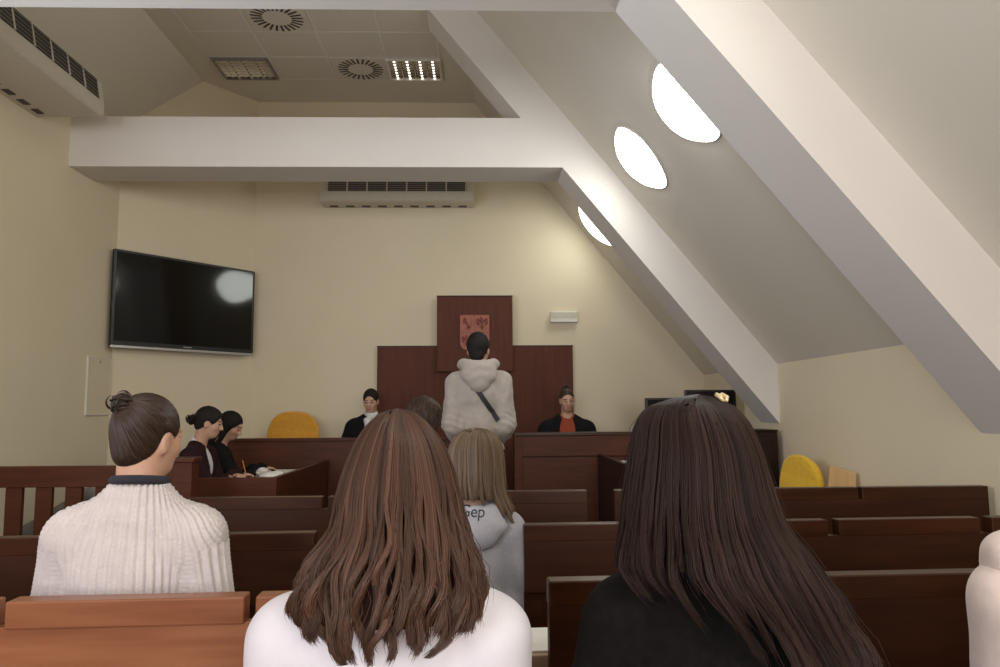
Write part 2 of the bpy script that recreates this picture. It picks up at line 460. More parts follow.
# round roof lights in the right slope
sn = Vector((-math.sin(math.atan(SL)), 0, -math.cos(math.atan(SL))))    # into the room
def roof_light(s, y, label, r=.28, m_=None):
    u = Vector((-math.cos(math.atan(SL)), 0, math.sin(math.atan(SL))))
    p = Vector((XR, y, ZK)) + u * s
    t = thing('roof_light', p, label, 'window', group='round roof lights in the sloping ceiling')
    R = Matrix((u, Vector((0, 1, 0)), sn)).transposed()
    if R.determinant() < 0: R = Matrix((u, Vector((0, -1, 0)), sn)).transposed()
    m = R.to_4x4()
    out = [(2.189, 5.307), (2.182, 5.43), (2.13, 5.60), (2.045, 5.70), (1.92, 5.722), (1.80, 5.655), (1.72, 5.55), (1.66, 5.43), (1.64, 5.34), (1.655, 5.25), (1.73, 5.165), (1.842, 5.107), (1.93, 5.09), (2.02, 5.10), (2.12, 5.17), (2.17, 5.24)]
    out = [((a - 1.915) * r / .28, (b - 5.41) * r / .28) for a, b in out]
    def ring(k, z):
        n = len(out); q = []
        for i in range(n):
            for f in (0, .33, .67):
                p0, p1, p2, p3 = [Vector(out[(i + j) % n]) for j in (-1, 0, 1, 2)]
                v = .5 * (2 * p1 + (p2 - p0) * f + (2 * p0 - 5 * p1 + 4 * p2 - p3) * f * f + (3 * p1 - p0 - 3 * p2 + p3) * f ** 3)
                q.append(m @ Vector((v.x * k, v.y * k, z)))
        return q
    def rings(L, name, mat):
        b = MB(); rg = [[b.bm.verts.new(v) for v in ring(k, z)] for k, z in L]; n = len(rg[0])
        for A, B in zip(rg, rg[1:]):
            for i in range(n): b.bm.faces.new((A[i], A[(i + 1) % n], B[(i + 1) % n], B[i]))
        if L[-1][0] < .3: b.bm.faces.new(rg[-1])
        return b.build(name, mat, t, smooth=True)
    rings([(1.0, 0), (1.03, 0), (1.04, .004), (1.03, .008), (1.0, .009)], 'trim_ring', M_beam)
    rings([(1.0, .002), (.9, .018), (.66, .037), (.33, .0475), (.1, .050)], 'diffuser', m_ or M_sky)
    return t
roof_light(1.915, 5.41, 'fully visible round bright roof light between the two sloping rafters')
roof_light(1.86, 4.31, 'round bright roof light partly cut off by the near sloping rafter')
roof_light(1.93, 7.44, 'far round roof light peeping out under the far rafter by the back wall', m_=M_skyd)
roof_light(1.95, 2.35, 'round roof light in the slope above the nearest benches', m_=M_skyd)
roof_light(1.90, 0.60, 'round roof light in the slope above the front seats')

swirl_vent(cx(1), cy(2), 'round swirl vent in the ceiling nearest the viewer, cut by the near beam')
swirl_vent(cx(2), cy(0), 'round swirl vent in the ceiling tile beside the bright louvred light')
ceiling_light(cx(0), cy(0), False, 'dim square louvred ceiling light at the left end of the last tile row')
ceiling_light(cx(3) - .03, cy(0), True, 'bright square louvred ceiling light right of the swirl vent')

# ------------------------------------------------------------------ wall-hung things
# air units: a tapered cabinet with a curved grille, built along local x, back at y = 0 (wall), front towards -y
def air_unit(loc, rz, L, D, H, label, group='wall-hung air units'):
    t = thing('air_unit', loc, label, 'air conditioner', rz, group)
    prof = [(0, 0), (-.04, -.0), (-D + .02, .005), (-D, .025), (-D, .10), (-D + .03, H - .03), (-D + .09, H), (0, H)]
    MB().prism([(-L / 2, y, z) for y, z in prof], (L, 0, 0)).build('casing', M_acwhite, t, 0.006)
    n = 7
    w = (L - .16) / n
    MB().prism([(-L / 2 + .07, -D - .002, .115), (-L / 2 + .07, -D + .024, H - .035), (-L / 2 + .07, -D + .06, H - .035), (-L / 2 + .07, -D + .03, .115)], (L - .14, 0, 0)).build('grille_recess', M_grille, t)
    for i in range(n + 1):
        x = -L / 2 + .08 + w * i
        MB().prism([(x - .007, -D - .010, .112), (x - .007, -D + .022, H - .03), (x - .007, -D + .05, H - .03), (x - .007, -D + .02, .112)], (.014, 0, 0)).build('grille_rib', M_acwhite, t)
    for k in range(5):
        z = .13 + (H - .18) * k / 4
        y = -D - .004 + .026 * (z - .115) / (H - .15)
        MB().box((-L / 2 + .075, y - .002, z - .002), (L / 2 - .075, y + .01, z + .002)).build('grille_slat', M_metal, t)
    for k in range(9):
        x = -L / 2 + .12 + (L - .24) * k / 8
        MB().box((x - .045, -.10, -.004), (x + .045, -.05, .002)).build('intake_slot', M_grille, t)
    return t
air_unit((XL, 4.74, 3.455), -PI / 2 + PI, 1.6, .50, .30, 'long white air unit hung high on the left wall near the viewer')
air_unit((-.875, YB, 3.43), 0, 1.62, .26, .27, 'white air unit on the back wall under the far beam')

tv = thing('television', (-2.826, 7.29, 1.83), 'large black flat television on the angled corner wall', 'television', math.atan2(1.14, .90))
TWD, THT = 1.46, .88
MB().box((-TWD / 2, .0, 0), (TWD / 2, .045, THT)).build('frame', M_black, tv, 0.006)
MB().box((-TWD / 2 + .022, -.003, .05), (TWD / 2 - .022, .004, THT - .022)).build('screen', M_screen, tv)
MB().box((-TWD / 2, -.006, -.012), (TWD / 2, .03, .012)).build('bottom_strip', M_silver, tv, 0.003)['label'] = 'silver strip along the bottom edge'
MB().box((-.04, -.005, .026), (.04, -.0005, .034)).build('maker_mark', M_silver, tv)
for s in (-1, 1): MB().box((s * TWD / 2 - .003, -.002, .02), (s * TWD / 2 + .003, .03, THT - .01)).build('side_strip', M_black, tv)
MB().box((-.2, .045, .25), (.2, .085, .65)).build('wall_mount', M_black, tv)
tv.location = (-2.826, 7.29, 1.83)

hatch = thing('access_panel', (XL, 6.63, 1.23), 'flush white access panel on the left wall below the television', 'panel')
MB().box((0, -.19, 0), (.012, .19, .48)).build('door', M_wall, hatch, 0.002)
fr = MB()
for a, b in (((-.2, -.012), (.2, 0)), ((-.2, .48), (.2, .492)), ((-.2, 0), (-.19, .48)), ((.19, 0), (.2, .48))): fr.box((0, a[0], a[1]), (.016, b[0], b[1]))
fr.build('frame', M_white, hatch)
MB().lathe([(0, .020), (.008, .018), (.012, .012)], 12, Matrix.Translation((0, 0, .45)) @ Matrix.Rotation(PI / 2, 4, 'Y')).build('latch', M_metal, hatch)

em = thing('emergency_light', (.897, YB, 2.17), 'small white emergency light box on the back wall right of the emblem panel', 'light')
MB().box((-.145, -.055, 0), (.145, 0, .12)).build('housing', M_white, em, 0.008)
MB().box((-.135, -.058, .045), (.135, -.05, .11)).build('diffuser', M_acwhite, em, 0.004)
MB().box((-.145, -.062, -.002), (.145, -.01, .012)).build('base_rail', M_metal, em, 0.002)

# panels behind the judges
def wall_panel(x0, x1, z0, z1, y0, y1, label, name='wall_panel'):
    t = thing(name, ((x0 + x1) / 2, YB, z0), label, 'panel', group=None)
    w = (x1 - x0) / 2
    MB().box((-w, y0 - YB, 0), (w, y1 - YB, z1 - z0)).build('board', M_judgez, t, 0.004)
    MB().box((-w - .004, y0 - YB - .002, z1 - z0), (w + .004, y1 - YB, z1 - z0 + .010)).build('top_edge', M_dark, t)
    return t
wall_panel(-1.09, .985, .20, 1.915, YB - .05, YB, 'wide low mahogany panel on the back wall behind the judges')
wall_panel(-.455, .342, 1.645, 2.44, YB - .13, YB - .052, 'square mahogany panel carrying the carved coat of arms')

crest = thing('coat_of_arms', (-.058, YB - .131, 1.86), 'carved reddish shield with animals in four fields, partly behind the standing head', 'emblem')
shp = [(-.155, .38), (.155, .38)] + [(.155, .10), (.15, .05), (.125, .02), (.07, .005), (.02, -.012), (0, -.03), (-.02, -.012), (-.07, .005), (-.125, .02), (-.15, .05), (-.155, .10)]
MB().prism([(x, 0, z) for x, z in shp], (0, -.018, 0)).build('shield', M_crest, crest, 0.003)
MB().box((-.003, -.022, -.02), (.003, -.016, .38)).box((-.155, -.022, .19), (.155, -.016, .196)).build('field_division', M_crestd, crest)
def beast(ox, oz, s, flip, eagle=False):
    b = MB(); f = -1 if flip else 1
    T = lambda pts: [(ox + f * x * s, -.021, oz + z * s) for x, z in pts]
    if eagle:
        b.tube(T([(0, .8), (0, .4), (0, 0), (0, -.5), (0, -.8)]), [.10 * s, .16 * s, .2 * s, .12 * s, .06 * s], 8)
        b.tube(T([(0, .75), (-.15, .85), (-.3, .75)]), [.12 * s, .11 * s, .03 * s], 8)
        for q in (-1, 1):
            b.tube(T([(q * .1, .3), (q * .45, .6), (q * .7, .75)]), [.12 * s, .1 * s, .05 * s], 8)
            for k in range(4): b.tube(T([(q * (.35 + .1 * k), .55 + .05 * k), (q * (.45 + .1 * k), .1), (q * (.4 + .1 * k), -.3 + .1 * k)]), [.07 * s, .06 * s, .03 * s], 6)
            b.tube(T([(q * .1, -.3), (q * .35, -.55), (q * .45, -.75)]), [.07 * s, .05 * s, .03 * s], 6)
    else:
        b.tube(T([(.35, -.55), (.1, -.1), (-.1, .35), (-.2, .6)]), [.15 * s, .17 * s, .19 * s, .16 * s], 8)
        b.tube(T([(-.2, .65), (-.35, .72), (-.5, .62)]), [.17 * s, .13 * s, .06 * s], 8)
        for p in ([(-.1, .35), (-.4, .35), (-.6, .5)], [(-.05, .2), (-.35, .1), (-.6, .18)], [(.3, -.5), (0, -.6), (-.15, -.85)], [(.35, -.5), (.4, -.7), (.25, -.9)]):
            b.tube(T(p), [.09 * s, .07 * s, .05 * s], 7)
        b.tube(T([(.35, -.5), (.65, -.3), (.5, .05), (.7, .4), (.5, .65)]), [.05 * s, .05 * s, .045 * s, .05 * s, .06 * s], 7)
    b.build('carved_eagle' if eagle else 'carved_lion', M_crestd, crest, smooth=True)
beast(-.08, .285, .078, False); beast(.078, .285, .078, False, True)
beast(-.08, .10, .072, False, True); beast(.078, .10, .072, False)

# ------------------------------------------------------------------ benches
def bench(name, x0, y0, deg, parts, zt, label, light=False, seat_to=None, ledge=False, wide=None):
    """back faces the viewer; (x0, y0) is where x = 0 of the row would lie; parts = spans of the top rail along the row"""
    mb_, mc = (M_lbench, M_lcap) if light else (M_bench, M_cap)
    xa, xb = parts[0][0], parts[-1][1]
    t = thing('bench', (0, y0, 0), label, 'bench', math.radians(deg))
    MB().box((xa, .012 if light else .001, .62), (xb, .040, zt - .055)).build('back_panel', mb_, t, 0.002)
    MB().box((xa, .022, .14), (xb, .040, .62)).build('lower_panel', mb_, t, 0.002)
    for a, b in parts: MB().box((a, 0, zt - .058), (b, .054, zt)).build('top_rail', mc, t, 0.004)
    sb = seat_to if seat_to else xb
    MB().box((xa, .04, .415), (sb, .43, .45)).build('seat', mc, t, 0.006)
    ends = [xa + .02, xb - .06]
    if xb - xa > 1.6: ends.insert(1, (xa + xb) / 2)
    for x in ends:
        MB().prism([(x, .02, 0), (x, .40, 0), (x, .40, .06), (x, .34, .415), (x, .04, .415), (x, .02, .60)], (.045, 0, 0)).build('leg', mb_, t, 0.003)
    if ledge:
        a, b = ledge
        MB().box((a, .056, .618), (b, .27, .668)).build('end_shelf', M_seatend, t, 0.003)
        MB().box((a + .01, .06, .45), (a + .04, .25, .618)).build('shelf_bracket', mb_, t)
    return t
bench('bench', 0, 3.44, 1.2, [(.11, .485)], .88, 'short dark bench at the aisle in the front right row, behind the grey hooded girl')
bench('bench', 0, 3.44, 1.2, [(.61, 1.745), (1.763, 2.365)], .88, 'long dark bench of the front right row, before the yellow chairs')
bench('bench', 0, 2.642, 2.2, [(.15, 1.235), (1.275, 1.80), (1.845, 2.36)], .85, 'dark bench in the second right row with two notches in its rail', ledge=(.125, .24))
bench('bench', 0, 1.785, 2.1, [(.158, 1.24), (1.28, 2.36)], .85, 'dark bench of the third right row, just beyond the long dark hair', ledge=(.06, .21))
bench('bench', 0, .93, 1.0, [(.16, 1.24), (1.28, 2.36)], .80, 'dark bench under the long-haired girl in black')
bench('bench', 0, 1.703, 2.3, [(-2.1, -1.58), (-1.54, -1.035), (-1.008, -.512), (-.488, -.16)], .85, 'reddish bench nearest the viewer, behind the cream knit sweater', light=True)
bench('bench', 0, 2.556, 2.6, [(-2.55, -1.72), (-1.68, -.545), (-.515, -.13)], .85, 'dark bench before the girl in the cream knit sweater, left side', seat_to=.10)
bench('bench', 0, 3.575, 1.0, [(-1.76, -.735), (-.71, -.10)], .85, 'dark bench of the front left row, beside the end of the slatted railing')
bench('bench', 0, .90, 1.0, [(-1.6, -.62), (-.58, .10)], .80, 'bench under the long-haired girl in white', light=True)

def paper(x, y, z, w, d, rz, label, name='paper_sheet', group='papers left on the end shelves'):
    o = MB().box((-w / 2, -d / 2, 0), (w / 2, d / 2, .004)).build(name, M_paper, None, 0)
    o.location = (x, y, z); o.rotation_euler = (0, 0, rz)
    return tag(o, label, 'paper', group)
paper(.125, 1.96, .6685, .15, .19, .03, 'white paper on the pale shelf end nearest the white-topped girl')
paper(.182, 2.81, .6685, .10, .19, -.05, 'white paper on the pale shelf end beside the grey hooded girl')

# slatted railing and the post at its end
rl_ = thing('slatted_railing', (-2.5, 4.5, 0), 'dark wooden railing with upright slats along the left wall', 'railing')
MB().box((XL + 2.53, -.03, .815), (.72, .03, .935)).build('top_rail', M_judge, rl_, 0.004)
MB().box((XL + 2.53, -.02, .10), (.72, .02, .20)).build('bottom_rail', M_judge, rl_, 0.003)
x = -.7625
while x < .66:
    MB().box((x, -.015, .20), (x + .093, .015, .815)).build('slat', M_judge, rl_, 0.002); x += .1705
MB().box((.72, -.06, 0), (.83, .05, .955)).build('post', M_judge, rl_, 0.003)
MB().box((.705, -.075, .955), (.845, .065, .98)).build('post_cap', M_judge, rl_, 0.004)

# grey folded jacket seen between the slats, lying on a low stool
st = thing('low_stool', (-2.62, 4.78, 0), 'low stool hidden behind the slatted railing', 'stool')
MB().box((-.22, -.16, .40), (.3, .16, .44)).build('seat', M_dark, st, 0.004)
for sx in (-.2, .25):
    for sy in (-.13, .13): MB().box((sx - .02, sy - .02, 0), (sx + .02, sy + .02, .40)).build('leg', M_dark, st)
s_ = SDF().cap((-2.80, 4.78, .50), (-2.52, 4.78, .64), .055, .075, .05).cap((-2.60, 4.80, .50), (-2.42, 4.78, .74), .06, .045, .05).cap((-2.76, 4.78, .48), (-2.36, 4.78, .49), .05, .05, .06)
V, F = s_.mesh(.014); V = V + normals_of(V, F) * (vnoise(V, 30, 3) * .006)[:, None]; V[:, 2] = np.maximum(V[:, 2], .441)
tag(np_mesh('folded_jacket', V, F, [M_greycloth]), 'crumpled grey jacket glimpsed between the slats of the railing', 'jacket')

# ------------------------------------------------------------------ judges' bench, side desks
tag(MB().box((XL + .9, 6.42, 0), (2.36, YB, .16)).build('platform', M_floor), kind='structure')
jl = thing('judges_bench', (-.95, 6.95, 0), "left part of the judges' bench, plain front, before the orange chair", 'bench')
MB().box((-1.55, 0, .16), (1.20, .035, .97)).build('front_panel', M_judge, jl, 0.003)
MB().box((-1.56, -.012, .97), (1.21, .10, .997)).build('top_rail', M_judge, jl, 0.004)
MB().box((-1.55, .035, .80), (1.20, .55, .835)).build('desktop', M_desk, jl, 0.003)
for x in (-1.55, -.4, 1.165): MB().box((x, .035, .16), (x + .035, .52, .80)).build('support', M_judge, jl)
jr = thing('judges_bench', (1.25, 6.4, 0), "right part of the judges' bench, taller, below the woman in rust knit", 'bench')
MB().box((-.955, 0, 0), (1.1, .03, .845)).build('front_panel', M_judge, jr, 0.003)
MB().box((-.955, -.010, .852), (1.1, .03, 1.025)).build('upper_panel', M_judge, jr, 0.003)
MB().box((-.965, -.022, 1.025), (1.11, .12, 1.052)).build('top_rail', M_cap, jr, 0.004)
MB().box((-.965, -.014, 0), (-.90, .05, 1.025)).build('corner_post', M_judge, jr, 0.003)
MB().box((-.95, .03, .16), (-.92, .55, 1.025)).build('end_panel', M_judge, jr, 0.002)
MB().box((-.92, .03, .82), (1.1, .6, .855)).build('desktop', M_desk, jr, 0.003)

dl = thing('side_desk', (-1.75, 5.18, 0), 'mahogany side desk with raised edges where two women write, left', 'desk')
MB().box((-.42, 0, 0), (.37, .03, .80)).build('front_panel', M_judge, dl, 0.003)
MB().box((.335, .03, 0), (.37, 1.75, .80)).build('side_panel', M_desk, dl, 0.003)
MB().box((-.40, .03, .70), (.335, 1.74, .735)).build('desktop', M_desk, dl, 0.003)
MB().box((-.40, 1.70, 0), (-.37, 1.74, .70)).build('leg', M_desk, dl)
dr = thing('side_desk', (1.30, 5.70, 0), 'dark side desk with papers on the right, behind the dark-haired girl', 'desk')
MB().box((-.31, -.70, 0), (-.275, .68, .868)).build('side_panel', M_dark, dr, 0.003)
MB().box((-.275, -.70, .76), (.45, .68, .795)).build('desktop', M_desk, dr, 0.003)
MB().box((-.275, -.70, 0), (.45, -.67, .76)).build('front_panel', M_desk, dr, 0.003)
MB().box((.42, .60, 0), (.45, .68, .76)).build('leg', M_desk, dr)
cb = thing('cupboard', (2.235, 5.98, 0), 'tall narrow dark walnut cupboard at the foot of the far rafter', 'cupboard')
MB().box((-.115, -.05, 0), (.115, .30, 1.06)).build('carcass', M_dark, cb, 0.008)
MB().box((-.10, -.065, .06), (.10, -.05, 1.02)).build('door', M_dark, cb, 0.003)
MB().box((-.12, -.055, 1.06), (.12, .305, 1.075)).build('top', M_dark, cb, 0.004)
MB().tube([(-.07, -.065, .62), (-.07, -.09, .64), (-.07, -.09, .74), (-.07, -.065, .76)], .006, 8).build('handle', M_metal, cb, smooth=True)

# things on the left desk
def sheet(x, y, w, d, rz, label, g='papers on the left side desk', z=.736, h=.003):
    o = MB().box((-w / 2, -d / 2, 0), (w / 2, d / 2, h)).build('paper_sheet', M_paper); o.location = (x, y, z); o.rotation_euler = (0, 0, rz)
    return tag(o, label, 'paper', g)
sheet(-1.55, 5.50, .21, .30, .2, 'white sheet at the near corner of the left side desk')
sheet(-1.65, 6.50, .38, .34, -.1, 'large pale open sheet at the far end of the left side desk')
sheet(-1.86, 5.66, .18, .26, .5, 'note sheet under the hand of the nearer writing woman')
sheet(-1.84, 6.18, .18, .24, .3, 'small note sheet under the pencil of the farther writing woman')
pb = SDF().ell((-1.60, 5.83, .757), (.085, .075, .028), k=.02).ell((-1.56, 5.86, .762), (.05, .06, .025), k=.02)
V, F = pb.mesh(.008); V = V + normals_of(V, F) * (vnoise(V, 70, 5) * .005)[:, None]; V[:, 2] = np.maximum(V[:, 2], .736)
tag(np_mesh('crumpled_tissue', V, F, [M_paper], smooth=False), 'crumpled white tissue on the left side desk', 'tissue')
pb = SDF().ell((-1.74, 6.10, .765), (.05, .05, .032), k=.02)
V, F = pb.mesh(.008); V = V + normals_of(V, F) * (vnoise(V, 80, 9) * .006)[:, None]; V[:, 2] = np.maximum(V[:, 2], .736)
tag(np_mesh('paper_ball', V, F, [M_paper], smooth=False), 'small paper ball between the notes and the crumpled tissue', 'paper')
ph = thing('mobile_phone', (-1.745, 5.86, .736), 'black mobile phone lying between the notes on the left desk', 'phone', .5)
MB().box((-.037, -.075, 0), (.037, .075, .008)).build('case', M_black, ph, 0.003)
MB().box((-.033, -.068, .008), (.033, .068, .009)).build('screen', M_screen, ph)
def pencil(p, q, label):
    p, q = Vector(p), Vector(q); t = thing('pencil', p, label, 'pencil'); d = q - p
    MB().tube([d * .12, d], .0045, 6).build('barrel', M_pencil, t)
    MB().tube([d * 0, d * .12], [.0008, .0045], 6).build('tip', M_ply, t)
pencil((-1.84, 6.02, .741), (-1.875, 6.03, .86), 'orange pencil upright in the hand of the farther writing woman')
# papers on the right desk
sheet(1.18, 5.58, .21, .30, .1, 'white sheet at the front of the right side desk', 'papers on the right side desk', .796)
sheet(1.18, 5.98, .21, .30, -.1, 'white sheet in the middle of the right side desk', 'papers on the right side desk', .796)
sheet(1.23, 6.22, .30, .21, .05, 'white sheet at the judge end of the right side desk', 'papers on the right side desk', .796, .02)

def monitor(x, y, zb, w, h, label):
    t = thing('monitor', (x, y, zb), label, 'monitor', 0, 'black screens on the right of the judges bench')
    MB().box((-w / 2, -.02, .10), (w / 2, .02, .10 + h)).build('frame', M_black, t, 0.006)
    MB().box((-w / 2 + .02, -.023, .12), (w / 2 - .02, -.018, .085 + h)).build('screen', M_screen, t)
    MB().box((-.03, .0, .01), (.03, .03, .2)).build('stand', M_black, t, 0.003)
    MB().box((-.10, -.08, 0), (.10, .08, .012)).build('base', M_black, t, 0.004)
monitor(2.065, 6.72, .856, .46, .455, 'black screen right of the dark-haired girl, nearer the far rafter foot')
monitor(1.66, 6.72, .856, .37, .385, 'black screen left, its corner showing beside the dark-haired head')

# chairs
def padded_back(w, h, th, top=.5):
    pts = []
    for k in range(41):
        a = PI * k / 40
        x = -math.cos(a); z = math.sin(a)
        pts.append((math.copysign(abs(x) ** top, x) * w / 2, z ** .7 * h * .55 + h * .45))
    pts = [(-w / 2 * .86, 0)] + pts + [(w / 2 * .86, 0)]
    b = MB()
    b.prism([(x, .1 * (x / (w / 2)) ** 2 * .35, z) for x, z in pts], (0, th, 0))
    return b
def office_chair(x, y, z, deg, mat, label, top, wb=.5, seat=.46, hb=.50, round_=.5, group=None):
    t = thing('office_chair', (x, y, z), label, 'chair', math.radians(deg), group)      # back towards +y, sitter faces -y
    b = padded_back(wb, hb, .05, round_); 
    o = b.build('backrest', mat, t, 0.018); o.location = (0, .22, top - hb); o.rotation_euler = (-.10, 0, 0)
    for p in o.data.polygons: p.use_smooth = False
    MB().box((-.23, -.24, seat - .06), (.23, .21, seat)).build('seat', mat, t, 0.025)
    MB().tube([(0, 0, .10), (0, 0, seat - .06)], .025, 12).build('column', M_black, t)
    MB().tube([(0, .10, seat - .045), (0, .27, seat - .05), (0, .315, seat + .02), (0, .315, top - hb * .5)], .018, 8).build('back_stem', M_black, t)
    for k in range(5):
        a = 2 * PI * k / 5 + .3
        MB().tube([(0, 0, .11), (.27 * math.cos(a), .27 * math.sin(a), .07)], [.028, .018], 8).build('leg', M_black, t)
        MB().tube([(.27 * math.cos(a) - .012, .27 * math.sin(a), .028), (.27 * math.cos(a) + .012, .27 * math.sin(a), .028)], .028, 12).build('castor', M_black, t)
    return t
office_chair(-1.87, 7.30, .16, 0, M_orange, "empty orange padded chair behind the left part of the judges' bench", 1.085, .52, hb=.55, round_=.78)
office_chair(1.92, 5.12, 0, -74, M_yellow, 'yellow chair with an oval back by the right wall, nearer the viewer', .93, .42, hb=.46, round_=1.0)
office_chair(1.80, 5.72, 0, -62, M_yellow, 'yellow chair mostly hidden beside the dark-haired head', .93, .40, hb=.46, round_=.9)
oc = thing('plywood_chair', (2.12, 4.72, 0), 'small plywood chair with a tilted back against the right wall', 'chair', math.radians(-62))
o = MB().prism([(-.09, 0, 0), (.09, 0, 0), (.10, 0, .18), (.095, 0, .31), (-.095, 0, .345), (-.10, 0, .18)], (0, .014, 0)).build('backrest', M_ply, oc, 0.005); o.location = (0, .18, .53); o.rotation_euler = (-.16, 0, 0)
MB().box((-.19, -.2, .43), (.19, .19, .446)).build('seat', M_ply, oc, 0.006)
for sx in (-.17, .17):
    MB().tube([(sx, -.18, 0), (sx, -.16, .43)], .011, 8).build('leg', M_metal, oc)
    MB().tube([(sx * .8, .22, 0), (sx * .8, .17, .43), (sx * .8, .20, .62)], .011, 8).build('leg', M_metal, oc)

# ------------------------------------------------------------------ people
def rotm(y, p, r):                        # head turn (left +), nod (up +), tilt; columns = head axes
    y, p, r = [math.radians(a) for a in (y, p, r)]
    return np.array(Matrix.Rotation(y, 3, 'Z') @ Matrix.Rotation(p, 3, 'X') @ Matrix.Rotation(r, 3, 'Y'))
def ik(a, c, l1, l2, hint):
    a, c = Vector(a), Vector(c); d = c - a; L = min(d.length, (l1 + l2) * .995); d.normalize()
    x = (l1 * l1 - l2 * l2 + L * L) / (2 * L); h = math.sqrt(max(l1 * l1 - x * x, 0))
    n = Vector(hint) - d * Vector(hint).dot(d); n.normalize()
    return a + d * x + n * h, a + d * L
class Person:
    """figure faces local +y; origin on the floor under the pelvis"""
    def __init__(s, x, y, z, deg, H, label, seat=.45, lean=.03, sw=.165, head=(0, 0, 0), hoff=(0, 0), bulk=1.0, hs=.94, slope=.02, paint=True, hands=None, hint=None, skin=None, res=.0075, group=None, fingers=True):
        s.root = thing('person', (x, y, z), label, 'person', math.radians(deg), group)
        s.x, s.y, s.z, s.deg = x, y, z, deg
        s.H, s.seat, s.bulk, s.res = H, seat, bulk, res
        s.R = rotm(*head); s.hs = hs
        st = seat is None
        s.pz = (.93 * H / 1.8) if st else seat + .10
        s.hc = np.array((hoff[0], lean + .02 + hoff[1], H - .113 * hs))
        s.nb = np.array((hoff[0] * .4, lean - .005, H - .275))
        s.sh = {q: np.array((q * sw, lean, H - .325 - slope)) for q in (-1, 1)}
        s.ch = np.array((0, lean * .8, H - .44)); s.pl = np.array((0, 0, s.pz)); s.sw = sw
        k = H / 1.8 if st else 1.0
        l1, l2 = (.30 * k, .26 * k) if st else (.275, .245)
        s.arm = {}
        for q in (-1, 1):
            t = hands[(q + 1) // 2] if hands else (q * .07, .24, s.pz + .09)
            h = hint[(q + 1) // 2] if hint else (q * .55, -.5, -.5)
            e, w = ik(s.sh[q], t, l1, l2, h); s.arm[q] = (np.array(s.sh[q]), np.array(e), np.array(w))
        if st: s.leg = {q: [np.array((q * .09, 0, s.pz - .05)), np.array((q * .10, .015, .50 * k)), np.array((q * .105, -.01, .09)), np.array((q * .12, .14, .035))] for q in (-1, 1)}
        else: s.leg = {q: [np.array((q * .085, .02, s.pz - .02)), np.array((q * .10, .40, seat + .055)), np.array((q * .10, .38, .09)), np.array((q * .11, .52, .035))] for q in (-1, 1)}
        s.body(fingers, paint)
    def hp(s, p): return s.hc + s.hs * (s.R @ np.array(p, float))
    def torso(s, S, g=0.0, k=.035, low=True):
        b = s.bulk; sw = s.sw; c, p, n = s.ch, s.pl, s.nb
        w = sw / .165
        if low: S.ell(p, ((.155 * b) + g, (.118 * b) + g, .12 + g), k=k)
        mid = (p + c) / 2
        S.ell(mid, (.128 * b * w + g, .100 * b + g, .17 + g), k=k)
        S.ell(c, (.145 * b * w + g, .104 * b + g, .155 + g), k=k)
        S.cap(s.sh[-1] + (0.03, 0, .0), s.sh[1] + (-.03, 0, .0), .050 * b + g, k=k)
        for q in (-1, 1): S.cap(n + (q * .022, 0, -.002), s.sh[q] + (-q * .01, 0, .0), .044 + g, .044 * b + g, k=k)
    def sleeves(s, S, g=0.0, k=.035, cuff=.0):
        b = s.bulk
        for q in (-1, 1):
            a, e, w = s.arm[q]; w2 = w + (e - w) * cuff
            S.cap(a, e, .050 * b + g, .041 * b + g, k=k); S.cap(e, w2, .040 * b + g, .030 + g, k=.02)
    def body(s, fingers, paint=True):
        S = SDF(); hp, R = s.hp, s.R
        h = s.hs
        E = lambda c, r, k=.02, sub=False: S.ell(hp(c), np.array(r) * h, R, k * h, sub)
        E((0, -.012, .028), (.073, .091, .082)); E((0, .030, -.028), (.059, .060, .083), .03); E((0, .046, -.084), (.036, .036, .026), .03)
        for q in (-1, 1):
            E((q * .034, .058, -.026), (.025, .024, .027), .02)
            E((q * .030, .099, .008), (.016, .013, .0115), .010, True)
            E((q * .030, .0835, .008), (.0145, .0125, .0105), .003)
            S.cap(hp((q * .013, .090, .026)), hp((q * .045, .078, .028)), .0065, .005, .010)
            E((q * .072, -.004, -.012), (.010, .019, .031), .008); E((q * .080, .004, -.012), (.006, .009, .018), .005, True)
        S.cap(hp((0, .089, .010)), hp((0, .106, -.026)), .0085, .0125, .012); S.cap(hp((-.012, .096, -.031)), hp((.012, .096, -.031)), .0085, None, .008)
        S.cap(hp((-.018, .0845, -.060)), hp((.018, .0845, -.060)), .0085, None, .008); S.cap(hp((0, .089, -.056)), hp((0, .089, -.064)), .0075, None, .006)
        S.cap(hp((-.016, .088, -.0605)), hp((.016, .088, -.0605)), .0022, None, .003, True)
        S.cap(s.nb + (0, -.005, -.03), hp((0, -.022, -.06)), .053 * (s.bulk ** .5), .051, .03)
        s.torso(S, -.006)
        for q in (-1, 1):
            a, e, w = s.arm[q]
            S.cap(a, e, .042 * s.bulk, .035, .03); S.cap(e, w, .036, .024, .02)
            d = (w - e) / np.linalg.norm(w - e)
            d2 = d * .8 + np.array((0, .25, -.28)); d2 /= np.linalg.norm(d2)
            side = np.cross(d2, (0, 0, 1)); side /= max(np.linalg.norm(side), 1e-6)
            nrm = np.cross(side, d2)
            pm = w + d2 * .05
            Rh = np.stack((side, d2, nrm), 1)
            S.ell(pm, (.038, .050, .016), Rh, .015)
            for i, (o, l) in enumerate(((-.027, .068), (-.009, .078), (.009, .074), (.026, .058))):
                b0 = w + d2 * .088 + side * o
                b1 = b0 + (d2 * .75 - nrm * .35) * l * .5
                b2 = b1 + (d2 * .35 - nrm * .75) * l * .5
                S.cap(b0, b1, .0088, .0082, .006); S.cap(b1, b2, .0080, .0068, .005)
            t0 = w + d2 * .03 - side * q * .03; t1 = t0 + (d2 * .6 - side * q * .7) * .035; t2 = t1 + (d2 * .9 - nrm * .3) * .030
